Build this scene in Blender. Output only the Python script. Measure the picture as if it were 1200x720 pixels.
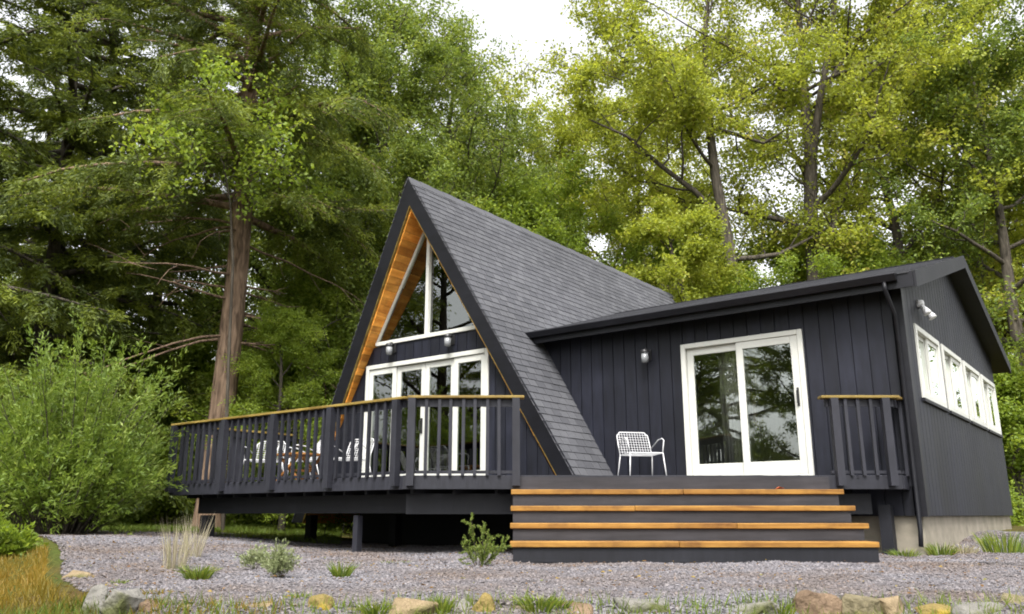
import bpy, math, random
import numpy as np
from mathutils import Matrix, Vector

# ------------------------------------------------------------------ scene, camera, light
scene = bpy.context.scene
for o in list(bpy.data.objects):
    bpy.data.objects.remove(o)
C = scene.collection
R = math.radians
EYE = 0.48
F_PX, YAW, PITCH = 963.0, R(37.6), R(14.2)          # picture 1200 x 720

cam_d = bpy.data.cameras.new('camera')
cam_d.sensor_width = 36.0
cam_d.lens = F_PX / 1200 * 36
cam_d.clip_end = 2000
cam_d.clip_start = 0.05
cam = bpy.data.objects.new('camera', cam_d)
cam.location = (0, 0, EYE)
cam.rotation_euler = (math.pi / 2 + PITCH, 0, YAW)
C.objects.link(cam)
scene.camera = cam

SUN_EL, SUN_AZ = R(56), R(150)                        # azimuth clockwise from +Y (into the house)
world = bpy.data.worlds.new('World')
scene.world = world
world.use_nodes = True
wn, wl = world.node_tree.nodes, world.node_tree.links
bg = wn['Background']
sky = wn.new('ShaderNodeTexSky')
sky.sky_type = 'NISHITA'
sky.sun_disc = False
sky.sun_elevation = SUN_EL
sky.sun_rotation = SUN_AZ
sky.air_density = 1.0
sky.dust_density = 4.0
sky.ozone_density = 1.0
hs = wn.new('ShaderNodeHueSaturation')                # overcast: the cloud cover takes the blue out
hs.inputs['Saturation'].default_value = 0.10
wl.new(sky.outputs[0], hs.inputs['Color'])
wl.new(hs.outputs[0], bg.inputs['Color'])
bg.inputs['Strength'].default_value = 0.15

sun_d = bpy.data.lights.new('sun', 'SUN')
sun_d.energy = 1.5
sun_d.angle = R(16)
sun_d.color = (1.0, 0.96, 0.9)
sun = bpy.data.objects.new('sun', sun_d)
sv = Vector((math.sin(SUN_AZ) * math.cos(SUN_EL), math.cos(SUN_AZ) * math.cos(SUN_EL), math.sin(SUN_EL)))
sun.rotation_euler = (-sv).to_track_quat('-Z', 'Y').to_euler()
sun.location = (0, 0, 40)
C.objects.link(sun)

scene.view_settings.view_transform = 'Standard'
scene.view_settings.look = 'None'
scene.view_settings.gamma = 1.0
scene.view_settings.exposure = 1.65
scene.view_settings.use_curve_mapping = False
scene.render.engine = 'CYCLES'
scene.cycles.max_bounces = 8
scene.cycles.transparent_max_bounces = 12
scene.cycles.use_denoising = True
scene.cycles.filter_width = 1.9

# ------------------------------------------------------------------ measuring helpers
_fh = np.array([-math.sin(YAW), math.cos(YAW), 0.0])
_rt = np.array([math.cos(YAW), math.sin(YAW), 0.0])
_up = np.array([0, 0, 1.0])
_F = _fh * math.cos(PITCH) + _up * math.sin(PITCH)
_U = -_fh * math.sin(PITCH) + _up * math.cos(PITCH)
_O = np.array([0, 0, EYE])

def at_d(px, py, D):
    """point at horizontal distance D from the viewer, measured on the photograph"""
    d = _F + _rt * (px - 600) / F_PX + _U * (360 - py) / F_PX
    return _O + d * D / (d @ _fh)

def ud(u, D, z=0.0):
    p = _rt * u + _fh * D
    return np.array([p[0], p[1], z])

def to_ud(x, y):
    return x * _rt[0] + y * _rt[1], x * _fh[0] + y * _fh[1]

# ------------------------------------------------------------------ object helpers
W = {}

def place(o, parent=None, world=None):
    world = world or Matrix.Identity(4)
    C.objects.link(o)
    W[o.name] = world
    if parent is not None:
        o.parent = parent
        o.matrix_parent_inverse = W[parent.name].inverted()
    o.matrix_basis = world
    return o

def tag(o, label, cat, group=None):
    o['label'] = label
    o['category'] = cat
    if group:
        o['group'] = group
    return o

def thing(name, loc, label, cat, group=None, rz=0.0):
    o = bpy.data.objects.new(name, None)
    o.empty_display_size = 0.2
    place(o, None, Matrix.Translation(Vector([float(v) for v in loc])) @ Matrix.Rotation(rz, 4, 'Z'))
    return tag(o, label, cat, group)

class MB:
    """collects boxes, prisms and tubes into one mesh"""
    def __init__(s):
        s.v, s.f = [], []
    def add(s, vs, fs):
        b = len(s.v)
        s.v += [tuple(map(float, p)) for p in vs]
        s.f += [tuple(b + i for i in f) for f in fs]
        return s
    def box(s, a, b):
        x0, y0, z0 = a; x1, y1, z1 = b
        return s.add([(x0,y0,z0),(x1,y0,z0),(x1,y1,z0),(x0,y1,z0),(x0,y0,z1),(x1,y0,z1),(x1,y1,z1),(x0,y1,z1)],
                     [(0,3,2,1),(4,5,6,7),(0,1,5,4),(1,2,6,5),(2,3,7,6),(3,0,4,7)])
    def obox(s, o, ex, ey, ez, a, b):
        """box in an oblique frame"""
        o, ex, ey, ez = map(np.array, (o, ex, ey, ez))
        x0, y0, z0 = a; x1, y1, z1 = b
        vs = [o + ex*x + ey*y + ez*z for (x, y, z) in [(x0,y0,z0),(x1,y0,z0),(x1,y1,z0),(x0,y1,z0),(x0,y0,z1),(x1,y0,z1),(x1,y1,z1),(x0,y1,z1)]]
        return s.add(vs, [(0,3,2,1),(4,5,6,7),(0,1,5,4),(1,2,6,5),(2,3,7,6),(3,0,4,7)])
    def prism(s, poly, off):
        """polygon of 3D points pushed along off"""
        off = np.array(off, float)
        n = len(poly)
        vs = [np.array(p, float) for p in poly] + [np.array(p, float) + off for p in poly]
        fs = [tuple(range(n))[::-1], tuple(range(n, 2*n))] + [(i, (i+1) % n, n + (i+1) % n, n + i) for i in range(n)]
        return s.add(vs, fs)
    def tube(s, pts, rad, n=8, cap=True):
        v, f = tube_arrays(pts, rad, n, cap)
        return s.add(v, f)
    def lathe(s, c, prof, n=14):
        c = np.array(c, float)
        vs, fs = [], []
        for r, z in prof:
            for k in range(n):
                a = 2*math.pi*k/n
                vs.append(c + [r*math.cos(a), r*math.sin(a), z])
        for i in range(len(prof)-1):
            for k in range(n):
                fs.append((i*n+k, i*n+(k+1) % n, (i+1)*n+(k+1) % n, (i+1)*n+k))
        fs.append(tuple(range(n))[::-1]); fs.append(tuple((len(prof)-1)*n+k for k in range(n)))
        return s.add(vs, fs)
    def mesh(s, name, mat, smooth=False):
        me = bpy.data.meshes.new(name)
        me.from_pydata(s.v, [], s.f)
        fix_normals(me)
        if mat: me.materials.append(mat)
        if smooth:
            me.polygons.foreach_set('use_smooth', [True]*len(me.polygons))
        return me
    def build(s, name, mat, parent=None, smooth=False, bevel=0.0):
        o = bpy.data.objects.new(name, s.mesh(name, mat, smooth))
        place(o, parent)
        if bevel:
            m = o.modifiers.new('bevel', 'BEVEL'); m.width = bevel; m.segments = 1; m.limit_method = 'ANGLE'
        return o

import bmesh
def fix_normals(me):
    bm = bmesh.new(); bm.from_mesh(me)
    bmesh.ops.recalc_face_normals(bm, faces=bm.faces)
    bm.to_mesh(me); bm.free()

def tube_arrays(pts, rad, n=8, cap=True):
    pts = np.array(pts, float)
    m = len(pts)
    rad = np.full(m, rad, float) if np.isscalar(rad) else np.array(rad, float)
    t = np.gradient(pts, axis=0)
    t /= np.linalg.norm(t, axis=1)[:, None] + 1e-9
    ref = np.array([0, 0, 1.0]) if abs(t[0][2]) < 0.9 else np.array([1.0, 0, 0])
    a = np.cross(ref, t[0]); a /= np.linalg.norm(a)
    ang = np.arange(n) * 2*math.pi/n
    vs = []
    for i in range(m):
        a = a - t[i]*(a @ t[i]); a /= np.linalg.norm(a) + 1e-9
        b = np.cross(t[i], a)
        vs.append(pts[i] + rad[i]*(np.cos(ang)[:, None]*a + np.sin(ang)[:, None]*b))
    v = np.concatenate(vs)
    f = []
    for i in range(m-1):
        for k in range(n):
            f.append((i*n+k, i*n+(k+1) % n, (i+1)*n+(k+1) % n, (i+1)*n+k))
    if cap:
        f.append(tuple(range(n))[::-1]); f.append(tuple((m-1)*n+k for k in range(n)))
    return [tuple(p) for p in v], f

def fast_mesh(name, verts, faces_n, loops, mat, rnd=None, smooth=False):
    """verts (n,3), loops flat vertex ids, faces_n verts per face"""
    me = bpy.data.meshes.new(name)
    nf = len(loops)//faces_n
    me.vertices.add(len(verts)); me.vertices.foreach_set('co', np.asarray(verts, np.float32).ravel())
    me.loops.add(len(loops)); me.loops.foreach_set('vertex_index', np.asarray(loops, np.int32))
    me.polygons.add(nf)
    me.polygons.foreach_set('loop_start', np.arange(0, nf*faces_n, faces_n, dtype=np.int32))
    if smooth: me.polygons.foreach_set('use_smooth', np.ones(nf, bool))
    if rnd is not None:
        at = me.attributes.new('rnd', 'FLOAT', 'FACE')
        at.data.foreach_set('value', np.asarray(rnd, np.float32))
    if not smooth: me.polygons.foreach_set('use_smooth', np.zeros(nf, bool))
    me.update(calc_edges=True)
    me.materials.append(mat)
    return me

# ------------------------------------------------------------------ materials
def new_mat(name):
    m = bpy.data.materials.new(name); m.use_nodes = True
    nt = m.node_tree
    return m, nt.nodes, nt.links, nt.nodes['Principled BSDF']

def ramp(nd, stops):
    r = nd.new('ShaderNodeValToRGB')
    while len(r.color_ramp.elements) < len(stops): r.color_ramp.elements.new(0.5)
    for e, (p, c) in zip(r.color_ramp.elements, stops):
        e.position = p; e.color = (*c, 1)
    return r

def scaled(c, k): return tuple(min(1, v*k) for v in c)

def coords(nd, lk, scale, kind='Object'):
    tc = nd.new('ShaderNodeTexCoord'); mp = nd.new('ShaderNodeMapping')
    mp.inputs['Scale'].default_value = scale
    lk.new(tc.outputs[kind], mp.inputs[0])
    return mp.outputs[0]

def painted(name, col, rough=0.6, grain=(6, 6, 0.8), var=0.25, bump=0.12, piece=0.10, spec=0.3, wear=0.3):
    """painted timber or metal: faint streaks, small relief, each piece a shade of its own"""
    m, nd, lk, b = new_mat(name)
    co = coords(nd, lk, grain)
    n1 = nd.new('ShaderNodeTexNoise'); n1.inputs['Scale'].default_value = 3; n1.inputs['Detail'].default_value = 6
    lk.new(co, n1.inputs[0])
    rp = ramp(nd, [(0.25, scaled(col, 1-var)), (0.75, scaled(col, 1+var))])
    lk.new(n1.outputs[0], rp.inputs[0])
    oi = nd.new('ShaderNodeObjectInfo')
    mr = nd.new('ShaderNodeMapRange'); mr.inputs[3].default_value = 1-piece; mr.inputs[4].default_value = 1+piece
    lk.new(oi.outputs['Random'], mr.inputs[0])
    mx = nd.new('ShaderNodeMix'); mx.data_type = 'RGBA'; mx.blend_type = 'MULTIPLY'; mx.inputs[0].default_value = 1
    lk.new(rp.outputs[0], mx.inputs[6]); lk.new(mr.outputs[0], mx.inputs[7])
    nw = nd.new('ShaderNodeTexNoise'); nw.inputs['Scale'].default_value = 1.1; nw.inputs['Detail'].default_value = 7; nw.inputs['Roughness'].default_value = 0.7
    gw_ = nd.new('ShaderNodeNewGeometry'); lk.new(gw_.outputs['Position'], nw.inputs[0])
    rw = ramp(nd, [(0.32, (1-wear, 1-wear, 1-wear)), (0.55, (1, 1, 1)), (0.72, (1+wear*1.3, 1+wear*1.25, 1+wear*1.1))]); lk.new(nw.outputs[0], rw.inputs[0])
    m3 = nd.new('ShaderNodeMix'); m3.data_type = 'RGBA'; m3.blend_type = 'MULTIPLY'; m3.inputs[0].default_value = 1
    lk.new(mx.outputs[2], m3.inputs[6]); lk.new(rw.outputs[0], m3.inputs[7])
    lk.new(m3.outputs[2], b.inputs['Base Color'])
    rr = nd.new('ShaderNodeMapRange'); rr.inputs[3].default_value = rough-0.12; rr.inputs[4].default_value = rough+0.15
    lk.new(nw.outputs[0], rr.inputs[0]); lk.new(rr.outputs[0], b.inputs['Roughness'])
    b.inputs['Specular IOR Level'].default_value = spec
    bp = nd.new('ShaderNodeBump'); bp.inputs['Strength'].default_value = bump; bp.inputs['Distance'].default_value = 0.01
    n2 = nd.new('ShaderNodeTexNoise'); n2.inputs['Scale'].default_value = 14; n2.inputs['Detail'].default_value = 5
    lk.new(co, n2.inputs[0]); lk.new(n2.outputs[0], bp.inputs['Height']); lk.new(bp.outputs[0], b.inputs['Normal'])
    return m

def wood(name, c0, c1, grain, rough=0.55, piece=0.35):
    """stained timber: long grain, knots, each board a shade of its own"""
    m, nd, lk, b = new_mat(name)
    oi = nd.new('ShaderNodeObjectInfo')
    tc = nd.new('ShaderNodeTexCoord')
    ad = nd.new('ShaderNodeVectorMath'); ad.operation = 'ADD'
    cb = nd.new('ShaderNodeVectorMath'); cb.operation = 'SCALE'; cb.inputs[0].default_value = (17, 29, 41)
    lk.new(oi.outputs['Random'], cb.inputs['Scale'])
    lk.new(tc.outputs['Object'], ad.inputs[0]); lk.new(cb.outputs[0], ad.inputs[1])
    mp = nd.new('ShaderNodeMapping'); mp.inputs['Scale'].default_value = grain
    lk.new(ad.outputs[0], mp.inputs[0])
    n1 = nd.new('ShaderNodeTexNoise'); n1.inputs['Scale'].default_value = 2.2; n1.inputs['Detail'].default_value = 7; n1.inputs['Distortion'].default_value = 0.6
    lk.new(mp.outputs[0], n1.inputs[0])
    rp = ramp(nd, [(0.3, c0), (0.55, tuple((a+b_)/2 for a, b_ in zip(c0, c1))), (0.75, c1)])
    lk.new(n1.outputs[0], rp.inputs[0])
    mr = nd.new('ShaderNodeMapRange'); mr.inputs[3].default_value = 1-piece; mr.inputs[4].default_value = 1+piece*0.6
    lk.new(oi.outputs['Random'], mr.inputs[0])
    mx = nd.new('ShaderNodeMix'); mx.data_type = 'RGBA'; mx.blend_type = 'MULTIPLY'; mx.inputs[0].default_value = 1
    lk.new(rp.outputs[0], mx.inputs[6]); lk.new(mr.outputs[0], mx.inputs[7])
    nw = nd.new('ShaderNodeTexNoise'); nw.inputs['Scale'].default_value = 2.0; nw.inputs['Detail'].default_value = 5; nw.inputs['Roughness'].default_value = 0.7
    lk.new(ad.outputs[0], nw.inputs[0])
    rw = ramp(nd, [(0.3, (0.55, 0.5, 0.5)), (0.5, (1, 1, 1)), (0.72, (1.25, 1.3, 1.4))]); lk.new(nw.outputs[0], rw.inputs[0])
    m3 = nd.new('ShaderNodeMix'); m3.data_type = 'RGBA'; m3.blend_type = 'MULTIPLY'; m3.inputs[0].default_value = 1
    lk.new(mx.outputs[2], m3.inputs[6]); lk.new(rw.outputs[0], m3.inputs[7])
    lk.new(m3.outputs[2], b.inputs['Base Color'])
    b.inputs['Roughness'].default_value = rough
    b.inputs['Specular IOR Level'].default_value = 0.3
    bp = nd.new('ShaderNodeBump'); bp.inputs['Strength'].default_value = 0.15; bp.inputs['Distance'].default_value = 0.01
    lk.new(n1.outputs[0], bp.inputs['Height']); lk.new(bp.outputs[0], b.inputs['Normal'])
    return m

def leafy(name, stops, trans=0.45, rough=0.55):
    """leaf: colour from the leaf's own random value, light comes through it"""
    m, nd, lk, b = new_mat(name)
    nd.remove(b)
    out = nd['Material Output']
    at = nd.new('ShaderNodeAttribute'); at.attribute_name = 'rnd'
    rp = ramp(nd, stops)
    lk.new(at.outputs['Fac'], rp.inputs[0])
    df = nd.new('ShaderNodeBsdfDiffuse'); tr = nd.new('ShaderNodeBsdfTranslucent'); gl = nd.new('ShaderNodeBsdfGlossy')
    gl.inputs['Roughness'].default_value = rough
    gl.inputs['Color'].default_value = (0.9, 0.95, 0.9, 1)
    lk.new(rp.outputs[0], df.inputs[0])
    hs2 = nd.new('ShaderNodeHueSaturation'); hs2.inputs['Hue'].default_value = 0.49; hs2.inputs['Saturation'].default_value = 1.0; hs2.inputs['Value'].default_value = 1.25
    lk.new(rp.outputs[0], hs2.inputs['Color']); lk.new(hs2.outputs[0], tr.inputs[0])
    m1 = nd.new('ShaderNodeMixShader'); m1.inputs[0].default_value = trans
    lk.new(df.outputs[0], m1.inputs[1]); lk.new(tr.outputs[0], m1.inputs[2])
    m2 = nd.new('ShaderNodeMixShader'); m2.inputs[0].default_value = 0.02
    lk.new(m1.outputs[0], m2.inputs[1]); lk.new(gl.outputs[0], m2.inputs[2])
    lk.new(m2.outputs[0], out.inputs[0])
    return m

def stony(name, c0, c1, scale=4, moss=None, rough=0.9, bump=0.8, dist=0.05):
    m, nd, lk, b = new_mat(name)
    co = coords(nd, lk, (1, 1, 1))
    n1 = nd.new('ShaderNodeTexNoise'); n1.inputs['Scale'].default_value = scale; n1.inputs['Detail'].default_value = 9; n1.inputs['Roughness'].default_value = 0.65
    lk.new(co, n1.inputs[0])
    rp = ramp(nd, [(0.3, c0), (0.7, c1)])
    lk.new(n1.outputs[0], rp.inputs[0])
    last = rp.outputs[0]
    if moss:
        n3 = nd.new('ShaderNodeTexNoise'); n3.inputs['Scale'].default_value = 2.3; n3.inputs['Detail'].default_value = 5
        lk.new(co, n3.inputs[0])
        rm = ramp(nd, [(0.5, (0, 0, 0)), (0.6, (1, 1, 1))]); lk.new(n3.outputs[0], rm.inputs[0])
        mx = nd.new('ShaderNodeMix'); mx.data_type = 'RGBA'
        lk.new(rm.outputs[0], mx.inputs[0]); lk.new(last, mx.inputs[6]); mx.inputs[7].default_value = (*moss, 1)
        last = mx.outputs[2]
    lk.new(last, b.inputs['Base Color'])
    b.inputs['Roughness'].default_value = rough
    b.inputs['Specular IOR Level'].default_value = 0.2
    n2 = nd.new('ShaderNodeTexNoise'); n2.inputs['Scale'].default_value = scale*5; n2.inputs['Detail'].default_value = 8
    lk.new(co, n2.inputs[0])
    bp = nd.new('ShaderNodeBump'); bp.inputs['Strength'].default_value = bump; bp.inputs['Distance'].default_value = dist
    lk.new(n2.outputs[0], bp.inputs['Height']); lk.new(bp.outputs[0], b.inputs['Normal'])
    return m

M = {}
M['siding'] = painted('dark_siding_paint', (0.0088, 0.0097, 0.0165), 0.55, var=0.35, piece=0.28)
M['trim'] = painted('black_trim_paint', (0.007, 0.0072, 0.0105), 0.5, grain=(1, 4, 4), piece=0.05)
M['deck'] = painted('charcoal_deck_paint', (0.0215, 0.022, 0.029), 0.55, var=0.22, piece=0.16)
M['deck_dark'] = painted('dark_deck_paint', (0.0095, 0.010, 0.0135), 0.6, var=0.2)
M['riser'] = painted('grey_riser_paint', (0.026, 0.0245, 0.028), 0.6, grain=(0.7, 0.7, 7), var=0.3)
M['white'] = painted('white_window_vinyl', (0.53, 0.53, 0.49), 0.4, grain=(1, 1, 1), var=0.05, bump=0.02, piece=0.03, spec=0.4, wear=0.05)
M['white_metal'] = painted('white_powder_coat', (0.62, 0.62, 0.63), 0.35, grain=(1, 1, 1), var=0.04, bump=0.0, piece=0.02, spec=0.5, wear=0.05)
M['soffit'] = wood('cedar_soffit', (0.55, 0.18, 0.02), (0.92, 0.45, 0.09), (5, 0.5, 5), piece=0.4)
M['tread'] = wood('stained_tread', (0.15, 0.065, 0.011), (0.36, 0.19, 0.038), (0.6, 0.6, 7), piece=0.15)
M['cap'] = wood('weathered_rail_cap', (0.12, 0.075, 0.016), (0.29, 0.21, 0.055), (0.6, 0.6, 5), piece=0.2)
M['teak'] = wood('teak_slats', (0.34, 0.13, 0.03), (0.60, 0.30, 0.09), (1, 1, 5), piece=0.3)
M['floor_wood'] = wood('indoor_floor', (0.10, 0.05, 0.02), (0.20, 0.11, 0.05), (1, 5, 5))
M['room'] = painted('room_paint', (0.30, 0.29, 0.27), 0.8, grain=(1, 1, 1), var=0.05, wear=0.05)
M['concrete'] = stony('foundation_concrete', (0.17, 0.15, 0.115), (0.31, 0.28, 0.225), 3, bump=0.3, dist=0.01)
M['metal_dark'] = painted('black_metal', (0.02, 0.02, 0.022), 0.4, grain=(1, 1, 1), var=0.1, bump=0.0, spec=0.5, wear=0.05)
M['bulb'] = painted('frosted_bulb', (0.85, 0.84, 0.8), 0.3, grain=(1, 1, 1), var=0.02, bump=0, wear=0.05)

def glass(name, tint, refl=1.0):
    m, nd, lk, b = new_mat(name); nd.remove(b)
    out = nd['Material Output']
    tr = nd.new('ShaderNodeBsdfTransparent'); tr.inputs[0].default_value = (*tint, 1)
    gl = nd.new('ShaderNodeBsdfGlossy'); gl.inputs['Roughness'].default_value = 0.0
    gl.inputs['Color'].default_value = (0.93, 0.97, 0.93, 1)
    fr = nd.new('ShaderNodeFresnel'); fr.inputs['IOR'].default_value = 1.55
    co = coords(nd, lk, (1, 1, 1)); n = nd.new('ShaderNodeTexNoise'); n.inputs['Scale'].default_value = 1.7
    lk.new(co, n.inputs[0])
    bp = nd.new('ShaderNodeBump'); bp.inputs['Strength'].default_value = 0.02; bp.inputs['Distance'].default_value = 0.02
    lk.new(n.outputs[0], bp.inputs['Height']); lk.new(bp.outputs[0], gl.inputs['Normal'])
    mu = nd.new('ShaderNodeMath'); mu.operation = 'MULTIPLY_ADD'; mu.inputs[1].default_value = refl; mu.inputs[2].default_value = 0.03
    mu.use_clamp = True
    lk.new(fr.outputs[0], mu.inputs[0])
    ms = nd.new('ShaderNodeMixShader')
    lk.new(mu.outputs[0], ms.inputs[0]); lk.new(tr.outputs[0], ms.inputs[1]); lk.new(gl.outputs[0], ms.inputs[2])
    lk.new(ms.outputs[0], out.inputs[0])
    return m
M['glass'] = glass('window_glass', (0.86, 0.88, 0.86), 2.3)
M['lamp_glass'] = painted('seeded_lantern_glass', (0.24, 0.25, 0.26), 0.12, grain=(1, 1, 1), var=0.2, bump=0.1, spec=0.8, wear=0.3)

def shingle_mat(name, use_attr):
    m, nd, lk, b = new_mat(name)
    if use_attr:
        s = nd.new('ShaderNodeAttribute'); s.attribute_name = 'rnd'; fac = s.outputs['Fac']
    else:
        s = nd.new('ShaderNodeObjectInfo'); fac = s.outputs['Random']
    rp = ramp(nd, [(0.0, (0.066, 0.067, 0.075)), (0.5, (0.080, 0.081, 0.090)), (1.0, (0.095, 0.096, 0.105))])
    lk.new(fac, rp.inputs[0])
    geo = nd.new('ShaderNodeNewGeometry')
    n = nd.new('ShaderNodeTexNoise'); n.inputs['Scale'].default_value = 60; n.inputs['Detail'].default_value = 4
    lk.new(geo.outputs['Position'], n.inputs[0])
    n2 = nd.new('ShaderNodeTexNoise'); n2.inputs['Scale'].default_value = 0.6; n2.inputs['Detail'].default_value = 4
    lk.new(geo.outputs['Position'], n2.inputs[0])
    su = nd.new('ShaderNodeMath'); su.operation = 'ADD'
    lk.new(n.outputs[0], su.inputs[0]); lk.new(n2.outputs[0], su.inputs[1])
    r2 = ramp(nd, [(0.34, (0.74, 0.74, 0.73)), (0.66, (1.1, 1.1, 1.1))])
    hv = nd.new('ShaderNodeMath'); hv.operation = 'MULTIPLY'; hv.inputs[1].default_value = 0.5
    lk.new(su.outputs[0], hv.inputs[0]); lk.new(hv.outputs[0], r2.inputs[0])
    mx = nd.new('ShaderNodeMix'); mx.data_type = 'RGBA'; mx.blend_type = 'MULTIPLY'; mx.inputs[0].default_value = 1
    lk.new(rp.outputs[0], mx.inputs[6]); lk.new(r2.outputs[0], mx.inputs[7])
    lk.new(mx.outputs[2], b.inputs['Base Color'])
    b.inputs['Roughness'].default_value = 0.9; b.inputs['Specular IOR Level'].default_value = 0.2
    bp = nd.new('ShaderNodeBump'); bp.inputs['Strength'].default_value = 0.4; bp.inputs['Distance'].default_value = 0.004
    lk.new(n.outputs[0], bp.inputs['Height']); lk.new(bp.outputs[0], b.inputs['Normal'])
    return m
M['shingle'] = shingle_mat('asphalt_shingle', False)
M['shingle_many'] = shingle_mat('asphalt_shingles_far', True)

def bark_mat(name, c0, c1):
    m, nd, lk, b = new_mat(name)
    co = coords(nd, lk, (9, 9, 1.6))
    n = nd.new('ShaderNodeTexNoise'); n.inputs['Scale'].default_value = 1.6; n.inputs['Detail'].default_value = 8; n.inputs['Distortion'].default_value = 0.7
    lk.new(co, n.inputs[0])
    rp = ramp(nd, [(0.32, c0), (0.7, c1)])
    lk.new(n.outputs[0], rp.inputs[0]); lk.new(rp.outputs[0], b.inputs['Base Color'])
    b.inputs['Roughness'].default_value = 0.95; b.inputs['Specular IOR Level'].default_value = 0.1
    bp = nd.new('ShaderNodeBump'); bp.inputs['Strength'].default_value = 0.9; bp.inputs['Distance'].default_value = 0.06
    lk.new(n.outputs[0], bp.inputs['Height']); lk.new(bp.outputs[0], b.inputs['Normal'])
    return m
M['bark_brown'] = bark_mat('brown_bark', (0.07, 0.048, 0.034), (0.26, 0.18, 0.125))
M['bark_grey'] = bark_mat('grey_bark', (0.035, 0.03, 0.024), (0.11, 0.095, 0.075))
M['leaf_yellow'] = leafy('yellow_green_leaf', [(0.0, (0.16, 0.20, 0.018)), (0.45, (0.275, 0.32, 0.028)), (0.88, (0.36, 0.39, 0.045)), (1.0, (0.43, 0.37, 0.09))], 0.58)
M['leaf_mid'] = leafy('green_leaf', [(0.0, (0.075, 0.115, 0.014)), (0.6, (0.155, 0.215, 0.026)), (1.0, (0.26, 0.30, 0.04))], 0.5)
M['leaf_bright'] = leafy('bright_green_leaf', [(0.0, (0.11, 0.17, 0.014)), (0.6, (0.205, 0.285, 0.024)), (1.0, (0.30, 0.36, 0.04))], 0.55)
M['needle'] = leafy('hemlock_needles', [(0.0, (0.03, 0.047, 0.008)), (0.5, (0.095, 0.128, 0.016)), (1.0, (0.23, 0.275, 0.028))], 0.5)
M['bush_leaf'] = leafy('feathery_bush_leaf', [(0.0, (0.07, 0.12, 0.012)), (0.6, (0.165, 0.24, 0.028)), (1.0, (0.29, 0.35, 0.08))], 0.5)
M['grass'] = leafy('grass_blade', [(0.0, (0.06, 0.10, 0.015)), (0.6, (0.13, 0.19, 0.02)), (1.0, (0.24, 0.26, 0.04))], 0.4)
M['grass_gold'] = leafy('golden_grass_blade', [(0.0, (0.10, 0.09, 0.012)), (0.4, (0.19, 0.14, 0.014)), (0.8, (0.26, 0.155, 0.018)), (1.0, (0.13, 0.14, 0.02))], 0.4)
M['grass_pale'] = leafy('dry_grass_blade', [(0.0, (0.22, 0.19, 0.12)), (0.6, (0.42, 0.37, 0.26)), (1.0, (0.30, 0.30, 0.14))], 0.35)
M['sapling'] = leafy('sapling_leaf', [(0.0, (0.09, 0.14, 0.02)), (0.7, (0.17, 0.22, 0.045)), (1.0, (0.26, 0.28, 0.07))], 0.4)
M['sage'] = leafy('sage_leaf', [(0.0, (0.12, 0.15, 0.06)), (0.7, (0.24, 0.27, 0.13)), (1.0, (0.34, 0.35, 0.2))], 0.35)
M['curtain'] = painted('linen_curtain', (0.42, 0.40, 0.37), 0.9, grain=(8, 8, 0.6), var=0.1, bump=0.05, wear=0.05)

# ------------------------------------------------------------------ ground
rng = np.random.default_rng(7)
# border of the gravel bed, (right, distance) from the viewer
BORDER = [(-7.2, 12.6), (-5.6, 10.6), (-4.75, 9.3), (-4.1, 8.1), (-3.3, 6.6), (-2.55, 5.45), (-1.75, 4.98), (-1.0, 5.02), (-0.2, 5.1), (0.7, 4.95), (1.8, 5.15), (2.7, 5.0), (3.6, 5.1), (4.6, 5.6)]
BD = np.array(BORDER)

def inside(u, D):
    """signed distance to the border line, positive on the gravel side"""
    u = np.asarray(u, float); D = np.asarray(D, float)
    best = np.full(u.shape, 1e9); sgn = np.ones(u.shape)
    for a, b in zip(BD[:-1], BD[1:]):
        ab = b - a
        t = np.clip(((u-a[0])*ab[0] + (D-a[1])*ab[1]) / (ab @ ab), 0, 1)
        dx, dy = u-a[0]-t*ab[0], D-a[1]-t*ab[1]
        d = np.hypot(dx, dy)
        cr = ab[0]*dy - ab[1]*dx
        m = d < best
        best = np.where(m, d, best); sgn = np.where(m, np.sign(cr), sgn)
    return best*sgn

def smooth01(t):
    t = np.clip(t, 0, 1); return t*t*(3-2*t)

def height(x, y):
    x = np.asarray(x, float); y = np.asarray(y, float)
    u = x*_rt[0] + y*_rt[1]; D = x*_fh[0] + y*_fh[1]
    h = 0.20*smooth01((-u-2.0)/4.0)*smooth01((D-7)/4)            # the bed rises a little to the left
    h = h + 0.22*smooth01((u-4.6)/3.0)*smooth01((D-9)/4)         # and behind the right corner
    h = h + 0.012*np.sin(x*3.1+1)*np.cos(y*2.7) + 0.008*np.sin(x*7.3)*np.sin(y*6.1)
    s = inside(u, D)
    drop = 0.10*smooth01((-0.25-s)/0.25)                         # step down at the stones
    h = h - drop*smooth01((16-D)/4)
    near = smooth01((4.8-D)/4.8)
    h = h - 1.0*near*smooth01((-s)/1.2)                         # the slope falls towards the viewer
    h = h + 1.6*smooth01((D-30)/60)                             # woods climb gently
    return h

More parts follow.
